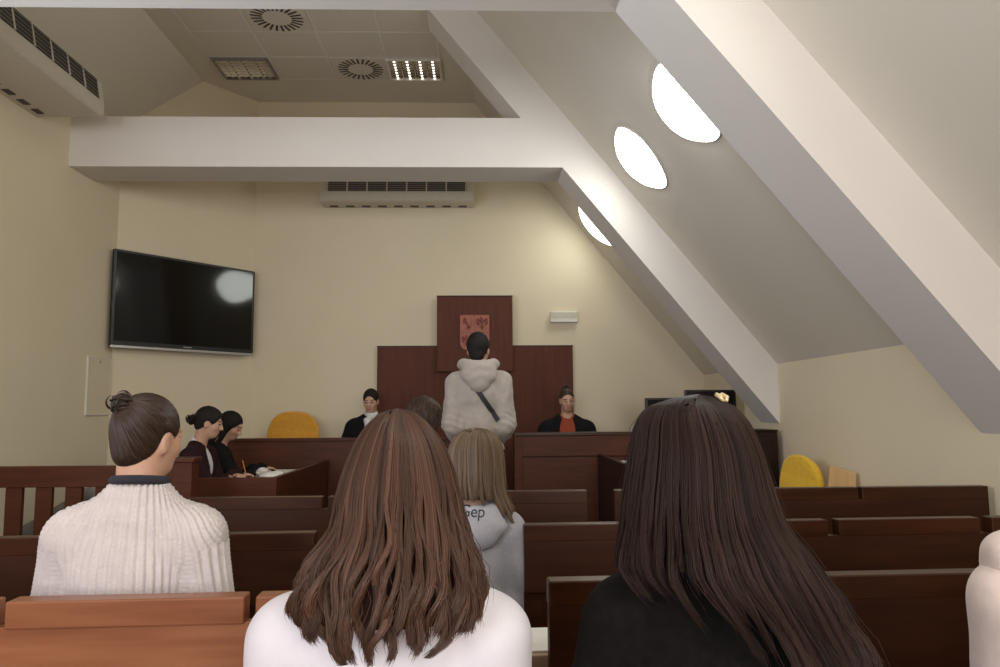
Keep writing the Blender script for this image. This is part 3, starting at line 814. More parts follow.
            S.cap(t0, t1, .0105, .0095, .008); S.cap(t1, t2, .009, .0075, .006)
            s.arm[q] = (a, e, w)
            l = s.leg[q]
            S.cap(l[0], l[1], .070, .050, .03); S.cap(l[1], l[2], .046, .032, .02); S.cap(l[2] + (0, -.02, -.03), l[3], .036, .026, .02)
        V, F = S.mesh(s.res)
        V = relax(V, F, 1, .4)
        Q = (V - s.hc) @ R / h; c = Q[F].mean(1)
        mi = np.zeros(len(F), np.int32)
        mi[(np.abs(c[:, 0]) < .023) & (np.abs(c[:, 2] + .060) < .0085) & (c[:, 1] > .078)] = 1
        ey = ((np.abs(np.abs(c[:, 0]) - .030) < .0125) & (np.abs(c[:, 2] - .008) < .0045) & (c[:, 1] > .07))
        br = ((np.abs(np.abs(c[:, 0]) - .030) < .017) & (np.abs(c[:, 2] - .029) < .0032) & (c[:, 1] > .06))
        mi[ey | br] = 2
        if not paint: mi[:] = 0
        s.bodyo = np_mesh('body', V, F, [M_skin, M_lips, M_eye], s.root, mi=mi)
    # --- clothing
    def top(s, name, mat, g=.014, hem=None, neck=None, hood=None, cuff=.06, fold=.005, seed=1, rib=None, res=.009, extra=None, mats2=None, k=.035, open_v=None, fscale=26):
        S = SDF(); s.torso(S, g, k); s.sleeves(S, g * 1.25, cuff=cuff)
        if hood:
            hr = hood
            n = s.nb
            for i in range(9):                      # soft roll round the neck that dips at the back
                a = -PI * .72 + PI * 1.44 * i / 8; b = -PI * .72 + PI * 1.44 * (i + 1) / 8 if i < 8 else None
                if b is None: break
                P = lambda t: n + (hr[0] * math.sin(t), -.015 - hr[1] * math.cos(t), hr[2] - hr[3] * max(math.cos(t), 0) ** 2)
                S.cap(P(a), P(b), hr[4], None, .03)
            S.ell(n + (0, -hr[1] - .02, hr[2] - hr[3] - .05), (hr[0] * .85, .040, .085), k=.05)
        if extra: extra(S)
        if neck is not None: S.cap(s.nb + (0, .0, -.005) , s.hp((0, -.01, -.02)), neck, neck, .012, True)
        if open_v: open_v(S)
        hz = s.pz - .10 if hem is None else hem
        V, F = S.mesh(res, cut=lambda P: hz - P[..., 2])
        V = relax(V, F, 1, .5)
        N = normals_of(V, F)
        if fold:
            w = vnoise(V * (1, 1, .55), fscale, seed) * .55 + vnoise(V * (1, 1, .8), fscale * 2.2, seed + 5) * .3
            for q in (-1, 1):                       # creases gather at the elbows and armpits
                e = s.arm[q][1]; d = np.linalg.norm(V - e, axis=1)
                w = w + np.exp(-(d / .09) ** 2) * np.sin((V - e) @ np.array((.3, .5, 1.0)) * 130 + vnoise(V, 20, 3) * 1.5) * .55
            V = V + N * (w * fold)[:, None]
        if rib:
            pit, amp = rib
            V = V + N * rib_of(s, V, pit, amp)[:, None]
        return np_mesh(name, V, F, [mat], s.root)
    def hood(s, mat, w=.115, zt=.05, zb=-.15, out=.055, roll=.030, seed=1, tip=0.0, open_=.6, fold=.005):
        n = s.nb; back = s.ch[1] - .104 * s.bulk
        S = SDF()
        N_ = 14
        def P(t, dz=0): return np.array((n[0] + w * math.sin(t), n[1] + .01 - (n[1] - back + .035) * max(math.cos(t), 0) ** .8 + .05 * max(-math.cos(t), 0), n[2] + zt - .022 * math.cos(t) - .05 * max(-math.cos(t), 0) + dz))
        A = np.linspace(-PI * .70, PI * .70, N_)
        for a, b in zip(A, A[1:]): S.cap(P(a), P(b), roll, None, .025)
        c = np.array((n[0] + tip, back - out * .35, n[2] + (zt + zb) / 2 - .01))
        S.ell(c + (0, 0, (zt - zb) * .10), (w * 1.16, out, (zt - zb) * .40), k=.04)
        S.ell(c + (tip * .5, .005, (zb - zt) * .26), (w * .62, out * .85, (zt - zb) * .34), k=.05)
        S.ell((n[0], n[1] + .0, n[2] + zt + .035), (w * open_, (n[1] - back) * .9, .075), k=.02, sub=True)
        V, F = S.mesh(.007, cut=None)
        V = relax(V, F, 1, .5); N = normals_of(V, F)
        d = np.abs(V[:, 0] - n[0])
        wv = np.sin((V[:, 2] + .55 * d ** 1.3 * 1.4) * 85 + vnoise(V, 18, seed) * 1.5) * .55 + vnoise(V, 35, seed + 2) * .5
        V = V + N * (wv * fold)[:, None]
        return np_mesh('hood', V, F, [mat], s.root)
    def trousers(s, mat=None, shoes=True):
        S = SDF(); S.ell(s.pl, (.16 * s.bulk, .122 * s.bulk, .115), k=.04)
        for q in (-1, 1):
            l = s.leg[q]; S.cap(l[0], l[1], .080, .062, .03); S.cap(l[1], l[2] + (0, 0, .02), .060, .048, .02)
        V, F = S.mesh(.013); V = V + normals_of(V, F) * (vnoise(V, 28, 4) * .004)[:, None]
        np_mesh('trousers', V, F, [mat or M_trous], s.root)
        for q in (-1, 1):
            l = s.leg[q]
            S = SDF().cap(l[2] + (0, -.03, -.045), l[3] + (0, .0, .005), .043, .036, .02).cap(l[2] + (0, -.01, .0), l[2] + (0, -.01, -.04), .045, .045, .03)
            V, F = S.mesh(.010, cut=lambda P: -P[..., 2] + .001)
            np_mesh('shoe', V, F, [M_shoe], s.root)
    # --- hair
    def cap_hair(s, mat, r=(.084, .103, .096), c=(0, -.014, .032), face=None, extra=None, amp=.003, cut_z=None, tone=(.1, .9), res=.006, name='hair', flow=None, seed=2, low=None, freq=42):
        S = SDF(); S.ell(s.hp(c), np.array(r) * s.hs, s.R, .02)
        if low: 
            for cc, rr in low: S.ell(s.hp(cc), np.array(rr) * s.hs, s.R, .025)
        f = face or ((0, .100, -.045), (.075, .085, .105))
        S.ell(s.hp(f[0]), np.array(f[1]) * s.hs, s.R, .012, True)
        for q in (-1, 1): S.ell(s.hp((q * .085, .006, -.022)), (.030, .026, .036), s.R, .008, True)
        if extra: extra(S)
        cz = cut_z
        V, F = S.mesh(res, cut=(lambda P: cz - ((P - s.hc) @ s.R)[..., 2] / s.hs) if cz is not None else None)
        N = normals_of(V, F); Q = (V - s.hc) @ s.R / s.hs
        fl = np.array(flow if flow is not None else (0, -.10, .06))
        d = Q - fl; ang = np.arctan2(d[:, 0], d[:, 2]) * 1.0 + np.arctan2(d[:, 0], d[:, 1] + .2)
        w = np.sin(ang * freq + vnoise(Q, 30, seed) * 2) * .6 + vnoise(Q, 90, seed + 1) * .5
        V = V + N * (w * amp)[:, None]
        tn = np.clip(tone[0] + (tone[1] - tone[0]) * (.45 + .3 * w + .2 * vnoise(Q, 25, seed + 3)), 0, 1)
        return np_mesh(name, V, F, [mat], s.root, tone=tn)
def rib_of(s, V, pit, amp):
    x = V[:, 0]; y = V[:, 1] - s.ch[1]
    u = np.arctan2(x / .27, -y / .15 + .35) * .225
    for q in (-1, 1):
        a, e, w = s.arm[q]
        ax = (e - a) / np.linalg.norm(e - a)
        r = V - a; h = r @ ax; rad = r - h[:, None] * ax
        side = np.cross(ax, (0, 1, 0)); side /= np.linalg.norm(side); fr = np.cross(side, ax)
        ua = q * .12 + np.arctan2(rad @ side, -(rad @ fr)) * .055 * 1.0
        m = np.clip((np.abs(x) - (s.sw - .005)) / .03, 0, 1) * (np.sign(x) == q) * np.clip((h + .03) / .05, 0, 1)
        u = u * (1 - m) + ua * m
    c = np.cos(u * 2 * PI / pit)
    kn = np.cos(V[:, 2] * 2 * PI / .011 + np.sign(c) * 1.2)
    return amp * (np.sign(c) * np.abs(c) ** .6) + amp * .25 * kn
def strand_mesh(paths, rad, tones, sides=3):
    P = np.asarray(paths, np.float32); n, k, _ = P.shape
    T = np.gradient(P, axis=1); T /= np.maximum(np.linalg.norm(T, axis=2, keepdims=True), 1e-9)
    ref = np.array((.31, .87, .38)); ref /= np.linalg.norm(ref)
    A = np.cross(T, ref); A /= np.maximum(np.linalg.norm(A, axis=2, keepdims=True), 1e-6); B = np.cross(T, A)
    rad = np.asarray(rad); rad = rad if rad.ndim == 2 else np.broadcast_to(rad, (n, k))
    V = np.stack([P + (A * math.cos(2 * PI * j / sides) + B * math.sin(2 * PI * j / sides)) * rad[..., None] for j in range(sides)], 2)
    i = np.arange(n)[:, None, None] * (k * sides); r = np.arange(k - 1)[None, :, None] * sides; j = np.arange(sides)[None, None, :]
    a = i + r + j; b = i + r + (j + 1) % sides
    F = np.stack((a, b, b + sides, a + sides), -1).reshape(-1, 4)
    return V.reshape(-1, 3), F, np.repeat(tones, k * sides)
def interp_rows(rows, z):
    R = np.array(rows)[::-1]; zg = np.linspace(R[0, 0], R[-1, 0], 400); out = []
    dz = zg[1] - zg[0]; k = max(int(.022 / dz), 1); ker = np.hanning(2 * k + 3)[1:-1]; ker /= ker.sum()
    near = np.clip((R[-1, 0] - zg) / .05, 0, 1)
    for i in range(1, 5):
        v = np.interp(zg, R[:, 0], R[:, i]); sm = np.convolve(np.pad(v, k, mode='edge'), ker, mode='valid')
        out.append(np.interp(z, zg, v * (1 - near) + sm * near))
    return out
def smooth_noise1(t, seed):
    return np.sin(t * 5.1 + seed) * .5 + np.sin(t * 11.3 + seed * 2.7) * .3 + np.sin(t * 2.3 + seed * .7) * .4
def long_hair(person, mat, rows, n, K, th=(-112, 112), nclump=46, clump=.72, wave=(.010, 2.6), lens=None, shell_z=None, tone=(.08, .85), rad=.0012, seed=3, flip=.02, name='hair', fly=60, front=None, lenjit=.03, part=None):
    """strands run down an envelope of (z, x left, x right, y centre, depth); angle 0 points back to the viewer"""
    r = np.random.default_rng(seed)
    ztop, zbot = rows[0][0], rows[-1][0]
    th0, th1 = np.radians(th[0]), np.radians(th[1])
    cl = np.linspace(th0, th1, nclump) + r.normal(0, .05, nclump)
    cph = r.random(nclump) * 6.28; cfr = r.normal(1, .14, nclump); cam_ = r.normal(1, .3, nclump); ctn = np.clip(r.normal(.45, .2, nclump), 0, 1); clay = r.normal(0, .012, nclump); clen = r.normal(0, lenjit, nclump)
    t0 = r.uniform(th0, th1, n)
    ci = np.abs(t0[:, None] - cl[None, :]).argmin(1)
    zend = np.array([lens(np.degrees(a)) if lens else zbot for a in cl])[ci] + clen[ci] + r.normal(0, lenjit * .35, n)
    zend = np.maximum(zend, zbot)
    t = np.linspace(0, 1, K)
    # arc: fast in angle at the crown, then straight down
    zg = np.linspace(ztop, zbot, 600); gl, gr_, gy, gd = interp_rows(rows, zg)
    hw = np.maximum((gr_ - gl) / 2, gd); ss = np.concatenate(([0], np.cumsum(np.hypot(np.diff(zg), np.diff(np.minimum(hw, .13))))))
    se = np.interp(-zend, -zg, ss)
    z = np.interp(se[:, None] * t[None, :], ss, zg)
    xl, xr, yc, dp = interp_rows(rows, z)
    drop = np.clip((ztop - .10 - z) / max(ztop - .10 - zbot, .01), 0, 1)
    pull = clump * drop ** .8
    ang = t0[:, None] * (1 - pull) + cl[ci][:, None] * pull
    lay = 1 + clay[ci][:, None] * (1 - drop * .3) + (r.uniform(-.10, .035, n))[:, None] * (1 - .3 * drop)
    w = (xr - xl) / 2; xc = (xr + xl) / 2
    X = xc + w * np.sin(ang) * lay; Y = yc - dp * np.cos(ang) * lay
    ph = wave[1] * cfr[ci][:, None] * 2 * PI * (ztop - z) / max(ztop - zbot, .01) + cph[ci][:, None]
    amp = wave[0] * cam_[ci][:, None] * np.clip((drop - .05) * 1.5, 0, 1)
    X = X + amp * np.sin(ph) + r.normal(0, .0022, n)[:, None] * drop + smooth_noise1(z * 14, r.random(n)[:, None] * 9) * .0025 * drop
    Y = Y + amp * .7 * np.cos(ph)
    tip = np.clip((drop - .8) / .2, 0, 1) ** 2
    X = X - np.sin(ang) * flip * tip * np.sign(cam_[ci][:, None] - .6)
    if part is not None:                      # a visible parting: strands leave the line sideways first
        pass
    P = np.stack((X, Y, z), -1)
    # fly-away hairs
    fi = r.integers(0, n, fly); P2 = P[fi].copy()
    off = r.normal(0, 1, (fly, 3)) * (.010, .006, .004); ramp = (t ** 1.5)[None, :, None]
    P2 = P2 + off[:, None, :] * ramp + np.stack([smooth_noise1(t * 6, s) for s in r.random((fly,)) * 9])[..., None] * (.006, .003, 0) * ramp
    P = np.concatenate((P, P2)); tn = np.concatenate((np.clip(ctn[ci] * .65 + r.normal(.22, .16, n), 0, 1), np.full(fly, .6)))
    tn = tone[0] + (tone[1] - tone[0]) * tn
    rr = np.concatenate((np.full(n, rad) * r.uniform(.7, 1.3, n), np.full(fly, rad * .45)))[:, None] * np.clip((1.02 - t) * 6, .15, 1)[None, :]
    V, F, TN = strand_mesh(P, rr, tn)
    # under-layer: closed shell inside the strands
    sz = shell_z if shell_z is not None else zbot + .05
    na, nz = 56, 34
    zz = np.interp(np.linspace(0, np.interp(-sz, -zg, ss), nz), ss, zg) - .002
    aa = np.linspace(th0, th1, na)
    xl, xr, yc, dp = interp_rows(rows, zz)
    sh = []
    for l in (.90, .45):
        sh.append(np.stack(((xl + xr)[:, None] / 2 + ((xr - xl) / 2)[:, None] * np.sin(aa) * l, yc[:, None] - dp[:, None] * np.cos(aa) * l, np.broadcast_to(zz[:, None], (nz, na)) - .006), -1).reshape(-1, 3))
    SV = np.concatenate(sh); N1 = nz * na
    SF = []
    for b, o in ((0, 0), (N1, 1)):
        for i in range(nz - 1):
            for j in range(na - 1):
                q = [b + i * na + j, b + i * na + j + 1, b + (i + 1) * na + j + 1, b + (i + 1) * na + j]
                SF.append(q if o else q[::-1])
    for i in range(nz - 1):
        SF.append([i * na, (i + 1) * na, N1 + (i + 1) * na, N1 + i * na]); SF.append([i * na + na - 1, N1 + i * na + na - 1, N1 + (i + 1) * na + na - 1, (i + 1) * na + na - 1])
    for j in range(na - 1):
        b = (nz - 1) * na; SF.append([b + j, b + j + 1, N1 + b + j + 1, N1 + b + j])
    nV = len(V)
    V = np.concatenate((V, SV)); F = np.concatenate((F, np.array(SF) + nV)); TN = np.concatenate((TN, np.full(len(SV), tone[0] + .02)))
    mi = np.zeros(len(F), np.int32); mi[len(F) - len(SF):] = 1
    o = np_mesh(name, V, F, [mat, M_underb if mat is M_hair_blond else M_under], None, tone=TN, mi=mi)
    o.parent = person.root; bpy.context.view_layer.update(); o.matrix_parent_inverse = person.root.matrix_world.inverted()
    return o
def scalp_strands(s, mat, bun, hair, n=700, K=14, tone=(.1, .8), rad=.0011, seed=5, name='hair_strands', jit=.012):
    """strands combed over the hair surface from anywhere on it to the tie point 'bun' (head coordinates)"""
    g = np.random.default_rng(seed)
    me = hair.data; nv = len(me.vertices)
    V = np.zeros(nv * 3, np.float32); me.vertices.foreach_get('co', V); V = V.reshape(-1, 3)
    tree = BVHTree.FromPolygons([tuple(v) for v in V], [q.vertices for q in me.polygons])
    c = s.hp((0, -.02, .01)); b = s.hp(bun) - c; b /= np.linalg.norm(b)
    P = []; tn = []; tries = 0
    while len(P) < n and tries < 20 * n:
        tries += 1
        d = V[g.integers(nv)] - c; d /= np.linalg.norm(d)
        a = math.acos(np.clip(d @ b, -1, 1))
        if a < .15 or a > 2.6: continue
        j = g.normal(0, jit, 3); path = []; base = None
        for t in np.linspace(0, 1, K):
            q = (math.sin((1 - t) * a) * d + math.sin(t * a) * b) / math.sin(a) + j * math.sin(t * PI); q /= np.linalg.norm(q)
            h = tree.ray_cast(Vector(c + q * .3), Vector(-q))
            if h[0] is None: break
            path.append(np.array(h[0]) + q * .0012)
        if len(path) == K: P.append(path); tn.append(g.uniform(*tone))
    V, F, T = strand_mesh(np.array(P), np.full((len(P), K), rad), np.array(tn))
    return np_mesh(name, V, F, [mat], s.root, tone=T)
def bun(s, p, R0, mat, loops=46, seed=8, tone=(.1, .8), messy=.006, rad=.0016):
    g = np.random.default_rng(seed); P = []; K = 22; p = np.array(p)
    for i in range(loops):
        ax = g.normal(size=3); ax[1] *= .5; ax /= np.linalg.norm(ax); u = np.cross(ax, (.3, .5, .8)); u /= np.linalg.norm(u); v = np.cross(ax, u)
        t = np.linspace(0, g.uniform(3.5, 6.0), K) + g.random() * 6.28
        rr = R0 * g.uniform(.75, 1.05)
        q = (np.cos(t)[:, None] * u + np.sin(t)[:, None] * v) * rr + ax * g.uniform(-.45, .45) * R0 + g.normal(0, messy, 3)
        P.append(s.hc + s.hs * ((p + q * (1.1, .95, .9)) @ s.R.T))
    V, F, T = strand_mesh(np.array(P), np.full((loops, K), R0 * .11) * np.sin(np.linspace(.15, PI - .15, K))[None, :], g.uniform(*tone, loops), 6)
    S = SDF().ell(s.hp(p), (R0 * .92, R0 * .85, R0 * .82), s.R); V2, F2 = S.mesh(.006)
    V2 = V2 + normals_of(V2, F2) * (vnoise(V2, 120, seed) * .003)[:, None]
    V = np.concatenate((V, V2)); F = np.concatenate((F, F2 + len(V) - len(V2))); T = np.concatenate((T, np.full(len(V2), tone[0])))
    return np_mesh('hair_bun', V, F, [mat], s.root, tone=T)
def on_back(o, pts, off):
    """drop (x, z) points on the back (-y side) of a mesh; local coordinates"""
    me = o.data; b = BVHTree.FromPolygons([v.co for v in me.vertices], [p.vertices for p in me.polygons]); out = []
    for x, z in pts:
        h = b.ray_cast(Vector((x, -1, z)), Vector((0, 1, 0)))
        if h[0] is not None: out.append(h[0] + h[1] * off)
    return out

# 1 -- girl in white, long wavy brown hair
G1 = [(1.251,-0.135,-0.131,1.220,0.010),(1.246,-0.160,-0.107,1.220,0.028),(1.229,-0.178,-0.088,1.220,0.060),(1.202,-0.196,-0.066,1.220,0.092),(1.162,-0.212,-0.049,1.220,0.115),(1.124,-0.222,-0.039,1.210,0.120),(1.088,-0.222,-0.034,1.190,0.120),(1.056,-0.231,-0.021,1.165,0.110),(1.025,-0.251,-0.009,1.140,0.100),(1.000,-0.260,-0.001,1.125,0.090),(0.973,-0.261,-0.006,1.115,0.083),(0.947,-0.252,-0.009,1.110,0.078),(0.926,-0.242,-0.019,1.105,0.075),(0.912,-0.221,-0.054,1.100,0.072)]
p = Person(-.145, 1.21, 0, 0, 1.243, 'person in a white long-sleeved top with long wavy brown hair, seen from behind', seat=.45, lean=.02, sw=.152, head=(0, -6, 0), hoff=(.01, -.005), bulk=1.03, slope=.03, hint=((-.35, -.6, -.5), (.35, -.6, -.5)))
p.top('sweatshirt', M_whitetop, .014, neck=.064, fold=.0075, seed=4, res=.008, fscale=17)
p.trousers(M_jeans)
long_hair(p, M_hair_brown, G1, 8500, 28, nclump=58, clump=.62, wave=(.0095, 2.5), shell_z=.965, lens=lambda a: .932 + .02 * abs(a) / 90, tone=(.0, 1.0), rad=.00115, seed=3, lenjit=.014, fly=120)
# 2 -- girl in black, long straight dark hair
G2 = [(1.271,0.352,0.355,1.220,0.010),(1.266,0.317,0.378,1.220,0.028),(1.252,0.274,0.411,1.220,0.060),(1.226,0.257,0.428,1.220,0.094),(1.185,0.248,0.442,1.220,0.120),(1.146,0.239,0.450,1.210,0.120),(1.108,0.231,0.456,1.200,0.120),(1.072,0.224,0.463,1.185,0.120),(1.046,0.214,0.479,1.160,0.115),(1.016,0.207,0.494,1.140,0.105),(0.979,0.235,0.514,1.120,0.090),(0.944,0.268,0.530,1.115,0.082),(0.910,0.287,0.552,1.110,0.078),(0.851,0.309,0.568,1.100,0.075),(0.810,0.329,0.573,1.100,0.070)]
p = Person(.378, 1.21, 0, 0, 1.255, 'person in a black top with very long dark hair swept over the right shoulder', seat=.45, lean=.02, sw=.145, head=(-8, -3, 0), hoff=(-.03, 0), bulk=1.03, slope=.02)
p.top('sweatshirt', M_blacktop, .014, neck=.055, fold=.004, seed=9, res=.009)
p.trousers()
long_hair(p, M_hair_dark, G2, 8500, 28, nclump=64, clump=.55, wave=(.0065, 2.0), shell_z=1.03, lens=lambda a: (1.035 - .02 * (a + 40) / 60 if a < -30 else (1.02 - (a + 30) * .0042 if a < 8 else .815)), tone=(.05, .85), rad=.0012, seed=6, lenjit=.035, fly=260)
c_ = thing('hair_claw', (.388, 1.205, 1.260), 'small golden hair claw on the crown of the dark long hair', 'hair clip', .4); c_.scale = (.55, .55, .55)
for q in (-1, 1): MB().tube([(q * .004, -.018, 0), (q * .012, -.012, .012), (q * .010, .006, .020), (q * .002, .018, .016)], [.005, .007, .007, .005], 8).build('jaw', M_gold, c_, smooth=True)
MB().tube([(0, -.004, .016), (0, .008, .016)], .008, 10).build('spring', M_gold, c_, smooth=True)

# 3 -- girl in the cream knit sweater, hair in a bun, head turned right
p = Person(-.868, 1.93, 0, 0, 1.285, 'person in a cream rib-knit sweater with a brown bun, head turned right', seat=.45, lean=.02, paint=False, sw=.146, head=(-22, -4, 2), hoff=(.012, 0), bulk=.98, res=.006, hs=.90, slope=.03, hands=((-.10, .25, .56), (.13, .25, .56)), hint=((-.45, -.5, -.5), (.32, -.6, -.5)))
p.top('sweater', M_sweater, .022, neck=.057, extra=lambda S: S.cap(p.nb + np.array((0, -.004, -.03)), p.nb + np.array((.002, .0, .012)), .092, .074, .03), fold=.004, seed=14, rib=(.0175, .0038), res=.0043, cuff=.05)
n_ = MB(); n_.tube([p.nb + np.array((.060 * math.cos(a) + .003, .060 * math.sin(a), .066 - .008 * math.sin(a))) for a in np.linspace(0, 2 * PI, 41)], .0115, 10, cap=False); n_.build('collar', M_navy, p.root, smooth=True)
p.trousers(M_jeans)
hh = p.cap_hair(M_hair_mid, r=(.079, .099, .092), low=[((0, -.047, -.022), (.060, .050, .055)), ((0, -.055, -.055), (.040, .034, .030))], tone=(.0, .5), amp=.0012, flow=(-.02, -.075, .105), freq=30)
scalp_strands(p, M_hair_mid, (-.020, -.090, .085), hh, 1700, 14, tone=(0, .9), rad=.0010)
bun(p, (-.020, -.086, .090), .029, M_hair_mid, tone=(.05, .7), loops=34)

# 4 -- girl in the grey hoodie
G4 = [(1.183,-0.022,-0.014,2.73,0.01),(1.176,-0.062,0.030,2.73,0.06),(1.155,-0.090,0.058,2.73,0.090),(1.12,-0.110,0.074,2.73,0.108),(1.08,-0.116,0.081,2.73,0.115),(1.03,-0.116,0.082,2.72,0.115),(.98,-0.112,0.082,2.71,0.110),(.945,-0.108,0.088,2.70,0.105),(.915,-.100,.105,2.69,.11),(.885,-.085,.115,2.69,.115),(.86,-.07,.112,2.69,.115)]
p = Person(-.025, 2.72, 0, -6, 1.172, 'smaller person in a grey hoodie with dark blond hair, behind the white-topped girl', seat=.415, lean=.01, sw=.117, head=(0, -10, 0), hoff=(.008, 0), bulk=.95, slope=.03)
p.top('hoodie', M_greyh, .018, neck=.060, fold=.006, seed=21, res=.008)
hd = p.hood(M_greyh, w=.098, zt=.015, zb=-.105, out=.050, roll=.024, seed=22, tip=.012, open_=.62, fold=.002)
p.trousers(M_jeans)
long_hair(p, M_hair_blond, G4, 3600, 20, th=(-115, 115), nclump=34, clump=.55, wave=(.004, 1.2), shell_z=.95, lens=lambda a: .945 if a < 35 else .875, tone=(.05, .95), rad=.0014, seed=16, lenjit=.012, fly=60)
def lettering(o, text, x, z, size, tilt, mat, parent):
    cu = bpy.data.curves.new('lettering', 'FONT'); cu.body = text; cu.size = size; cu.extrude = .0006; cu.space_character = .95
    to = bpy.data.objects.new('lettering', cu); C.objects.link(to)
    bpy.context.view_layer.update()
    me = bpy.data.meshes.new_from_object(to.evaluated_get(bpy.context.evaluated_depsgraph_get())); bpy.data.objects.remove(to); bpy.data.curves.remove(cu)
    bm = bmesh.new(); bm.from_mesh(me); bmesh.ops.subdivide_edges(bm, edges=bm.edges, cuts=2); bm.to_mesh(me); bm.free()
    b = BVHTree.FromPolygons([v.co for v in o.data.vertices], [q.vertices for q in o.data.polygons])
    ca, sa = math.cos(tilt), math.sin(tilt)
    for v in me.vertices:
        X, Z = x + v.co.x * ca - v.co.y * sa, z + v.co.x * sa + v.co.y * ca
        h = b.ray_cast(Vector((X, -1, Z)), Vector((0, 1, 0)))
        yy = h[0].y if h[0] is not None else -.12
        v.co = Vector((X, yy - .0012 - .001 * (v.co.z > 0), Z))
    me.materials.clear(); me.materials.append(mat)
    lo = bpy.data.objects.new('lettering', me); C.objects.link(lo); lo.parent = parent
    return lo
lettering(hd, 'Gep', -.032, .893, .052, -.04, M_ink, p.root)

# 5 -- short dark hair in the front left row
p = Person(-.295, 3.86, 0, 0, 1.305, 'person with short dark brown hair in the front row, only the crown showing', seat=.45, lean=.02, sw=.18, head=(6, -8, 0), bulk=1.1, res=.009)
p.top('jumper', M_trous, .014, neck=.062, fold=.004, res=.011); p.trousers()
hh = p.cap_hair(M_hair_mid, r=(.096, .112, .102), c=(0, -.016, .020), tone=(0, .8), amp=.006, flow=(.01, -.02, .13), seed=31, low=[((0, -.05, -.04), (.07, .055, .055))])
scalp_strands(p, M_hair_mid, (.02, .0, .14), hh, 500, 9, tone=(0, 1), rad=.0022, seed=33, jit=.12)

# 6 -- the man standing before the judges
p = Person(-.013, 5.50, 0, 2, 1.806, 'person standing before the bench in a beige hoodie, back turned, dark cropped hair', seat=None, lean=.0, sw=.163, head=(-14, -4, 0), bulk=1.05, res=.009, hs=1.04, slope=.04, hands=((-.14, .20, 1.02), (.14, .20, 1.02)), hint=((-.22, -.8, 0), (.22, -.8, 0)))
hb = p.top('hoodie', M_hoodie, .026, hem=.96, neck=.062, fold=.012, seed=41, res=.008, cuff=.02, fscale=34)
p.hood(M_hoodie, w=.112, zt=.05, zb=-.135, out=.058, roll=.036, seed=43, open_=.55, fold=.0035)
p.trousers(M_jeans)
p.cap_hair(M_hair_black, r=(.081, .102, .096), c=(0, -.012, .030), low=[((0, -.050, -.045), (.052, .045, .05))], tone=(0, .8), amp=.0025, flow=(.0, -.03, .12), seed=44)
bg_ = thing('crossbody_bag', (-.013, 5.50, 0), 'black bag strap worn across the back of the beige hoodie', 'bag')
ln = [(-.105 + .245 * i / 24, 1.53 - .365 * i / 24) for i in range(25)]
pts = on_back(hb, ln, .006)
dvec = Vector((.36, 0, .25)).normalized() * .0175
mb = MB(); L = [mb.bm.verts.new(q + dvec) for q in pts]; Rr = [mb.bm.verts.new(q - dvec) for q in pts]
L2 = [mb.bm.verts.new(q + dvec + Vector((0, -.004, 0))) for q in pts]; R2 = [mb.bm.verts.new(q - dvec + Vector((0, -.004, 0))) for q in pts]
for A, B in ((L, Rr), (R2, L2), (L2, L), (Rr, R2)):
    for i in range(len(pts) - 1): mb.bm.faces.new((A[i], A[i + 1], B[i + 1], B[i]))
mb.build('strap', M_strap, bg_)
MB().box((.05, .175, 1.05), (.24, .24, 1.20)).build('pouch', M_strap, bg_, .012)

# 7, 8 -- two women writing at the left side desk, facing right
def stool(x, y, z, h, label):
    t = thing('round_stool', (x, y, z), label, 'stool')
    MB().lathe([(0, h - .05), (.16, h - .05), (.17, h - .03), (.16, h), (0, h)], 24).build('seat', M_dark, t)
    for k in range(4):
        a = PI / 4 + k * PI / 2; MB().tube([(.11 * math.cos(a), .11 * math.sin(a), h - .05), (.15 * math.cos(a), .15 * math.sin(a), 0)], .014, 8).build('leg', M_dark, t)
stool(-2.13, 5.62, 0, .43, 'dark round stool under the woman with the dark bun at the left desk')
stool(-2.17, 6.16, 0, .43, 'dark round stool under the woman in black at the left desk')
stool(-1.065, 7.44, .16, .52, 'dark round stool under the woman in the black robe and white scarf')
stool(.82, 7.18, .16, .52, 'dark round stool under the woman in rust knit')
p = Person(-2.12, 5.62, 0, -90, 1.27, 'person with dark bun and white collar, nearer of two writing at left desk', seat=.43, lean=.05, sw=.165, head=(10, -14, 0), hoff=(0, .05), res=.006, slope=.03, hands=((.0, .30, .775), (-.02, .33, .775)), hint=((-.6, -.4, -.6), (.7, -.4, -.5)))
def vneck(S): S.ell(p.nb + np.array((0, .09, -.10)), (.045, .07, .12), k=.01, sub=True)
p.top('jacket', M_maroon, .017, neck=.058, fold=.006, seed=51, open_v=vneck, cuff=.02)
S = SDF(); p.torso(S, .006, low=False); S.cap(p.nb + (0, -.006, .0), p.nb + (0, .004, .032), .064, .060, .02); S.cap(p.nb + (0, -.0, -.02), p.hp((0, -.01, -.02)), .056, .056, .01, True)
V, F = S.mesh(.008, cut=lambda P: p.H - .50 - P[..., 2]); np_mesh('shirt', V, F, [M_shirt], p.root)
p.trousers()
p.cap_hair(M_hair_black, tone=(.2, 1), amp=.003, low=[((0, -.05, -.03), (.06, .05, .05))], flow=(0, -.10, .02), seed=52)
bun(p, (0, -.125, .0), .036, M_hair_black, loops=30, tone=(.2, 1), messy=.010)
p = Person(-2.17, 6.14, 0, -78, 1.235, 'person in black with dark hair bent over notes at the left desk', seat=.43, lean=.07, sw=.165, head=(-14, -26, 0), hoff=(0, .06), res=.006, hands=((-.02, .33, .775), (.02, .40, .78)), hint=((-.6, -.4, -.6), (.7, -.4, -.5)))
p.top('jacket', M_robe, .017, neck=.056, fold=.006, seed=61, cuff=.02); p.trousers()
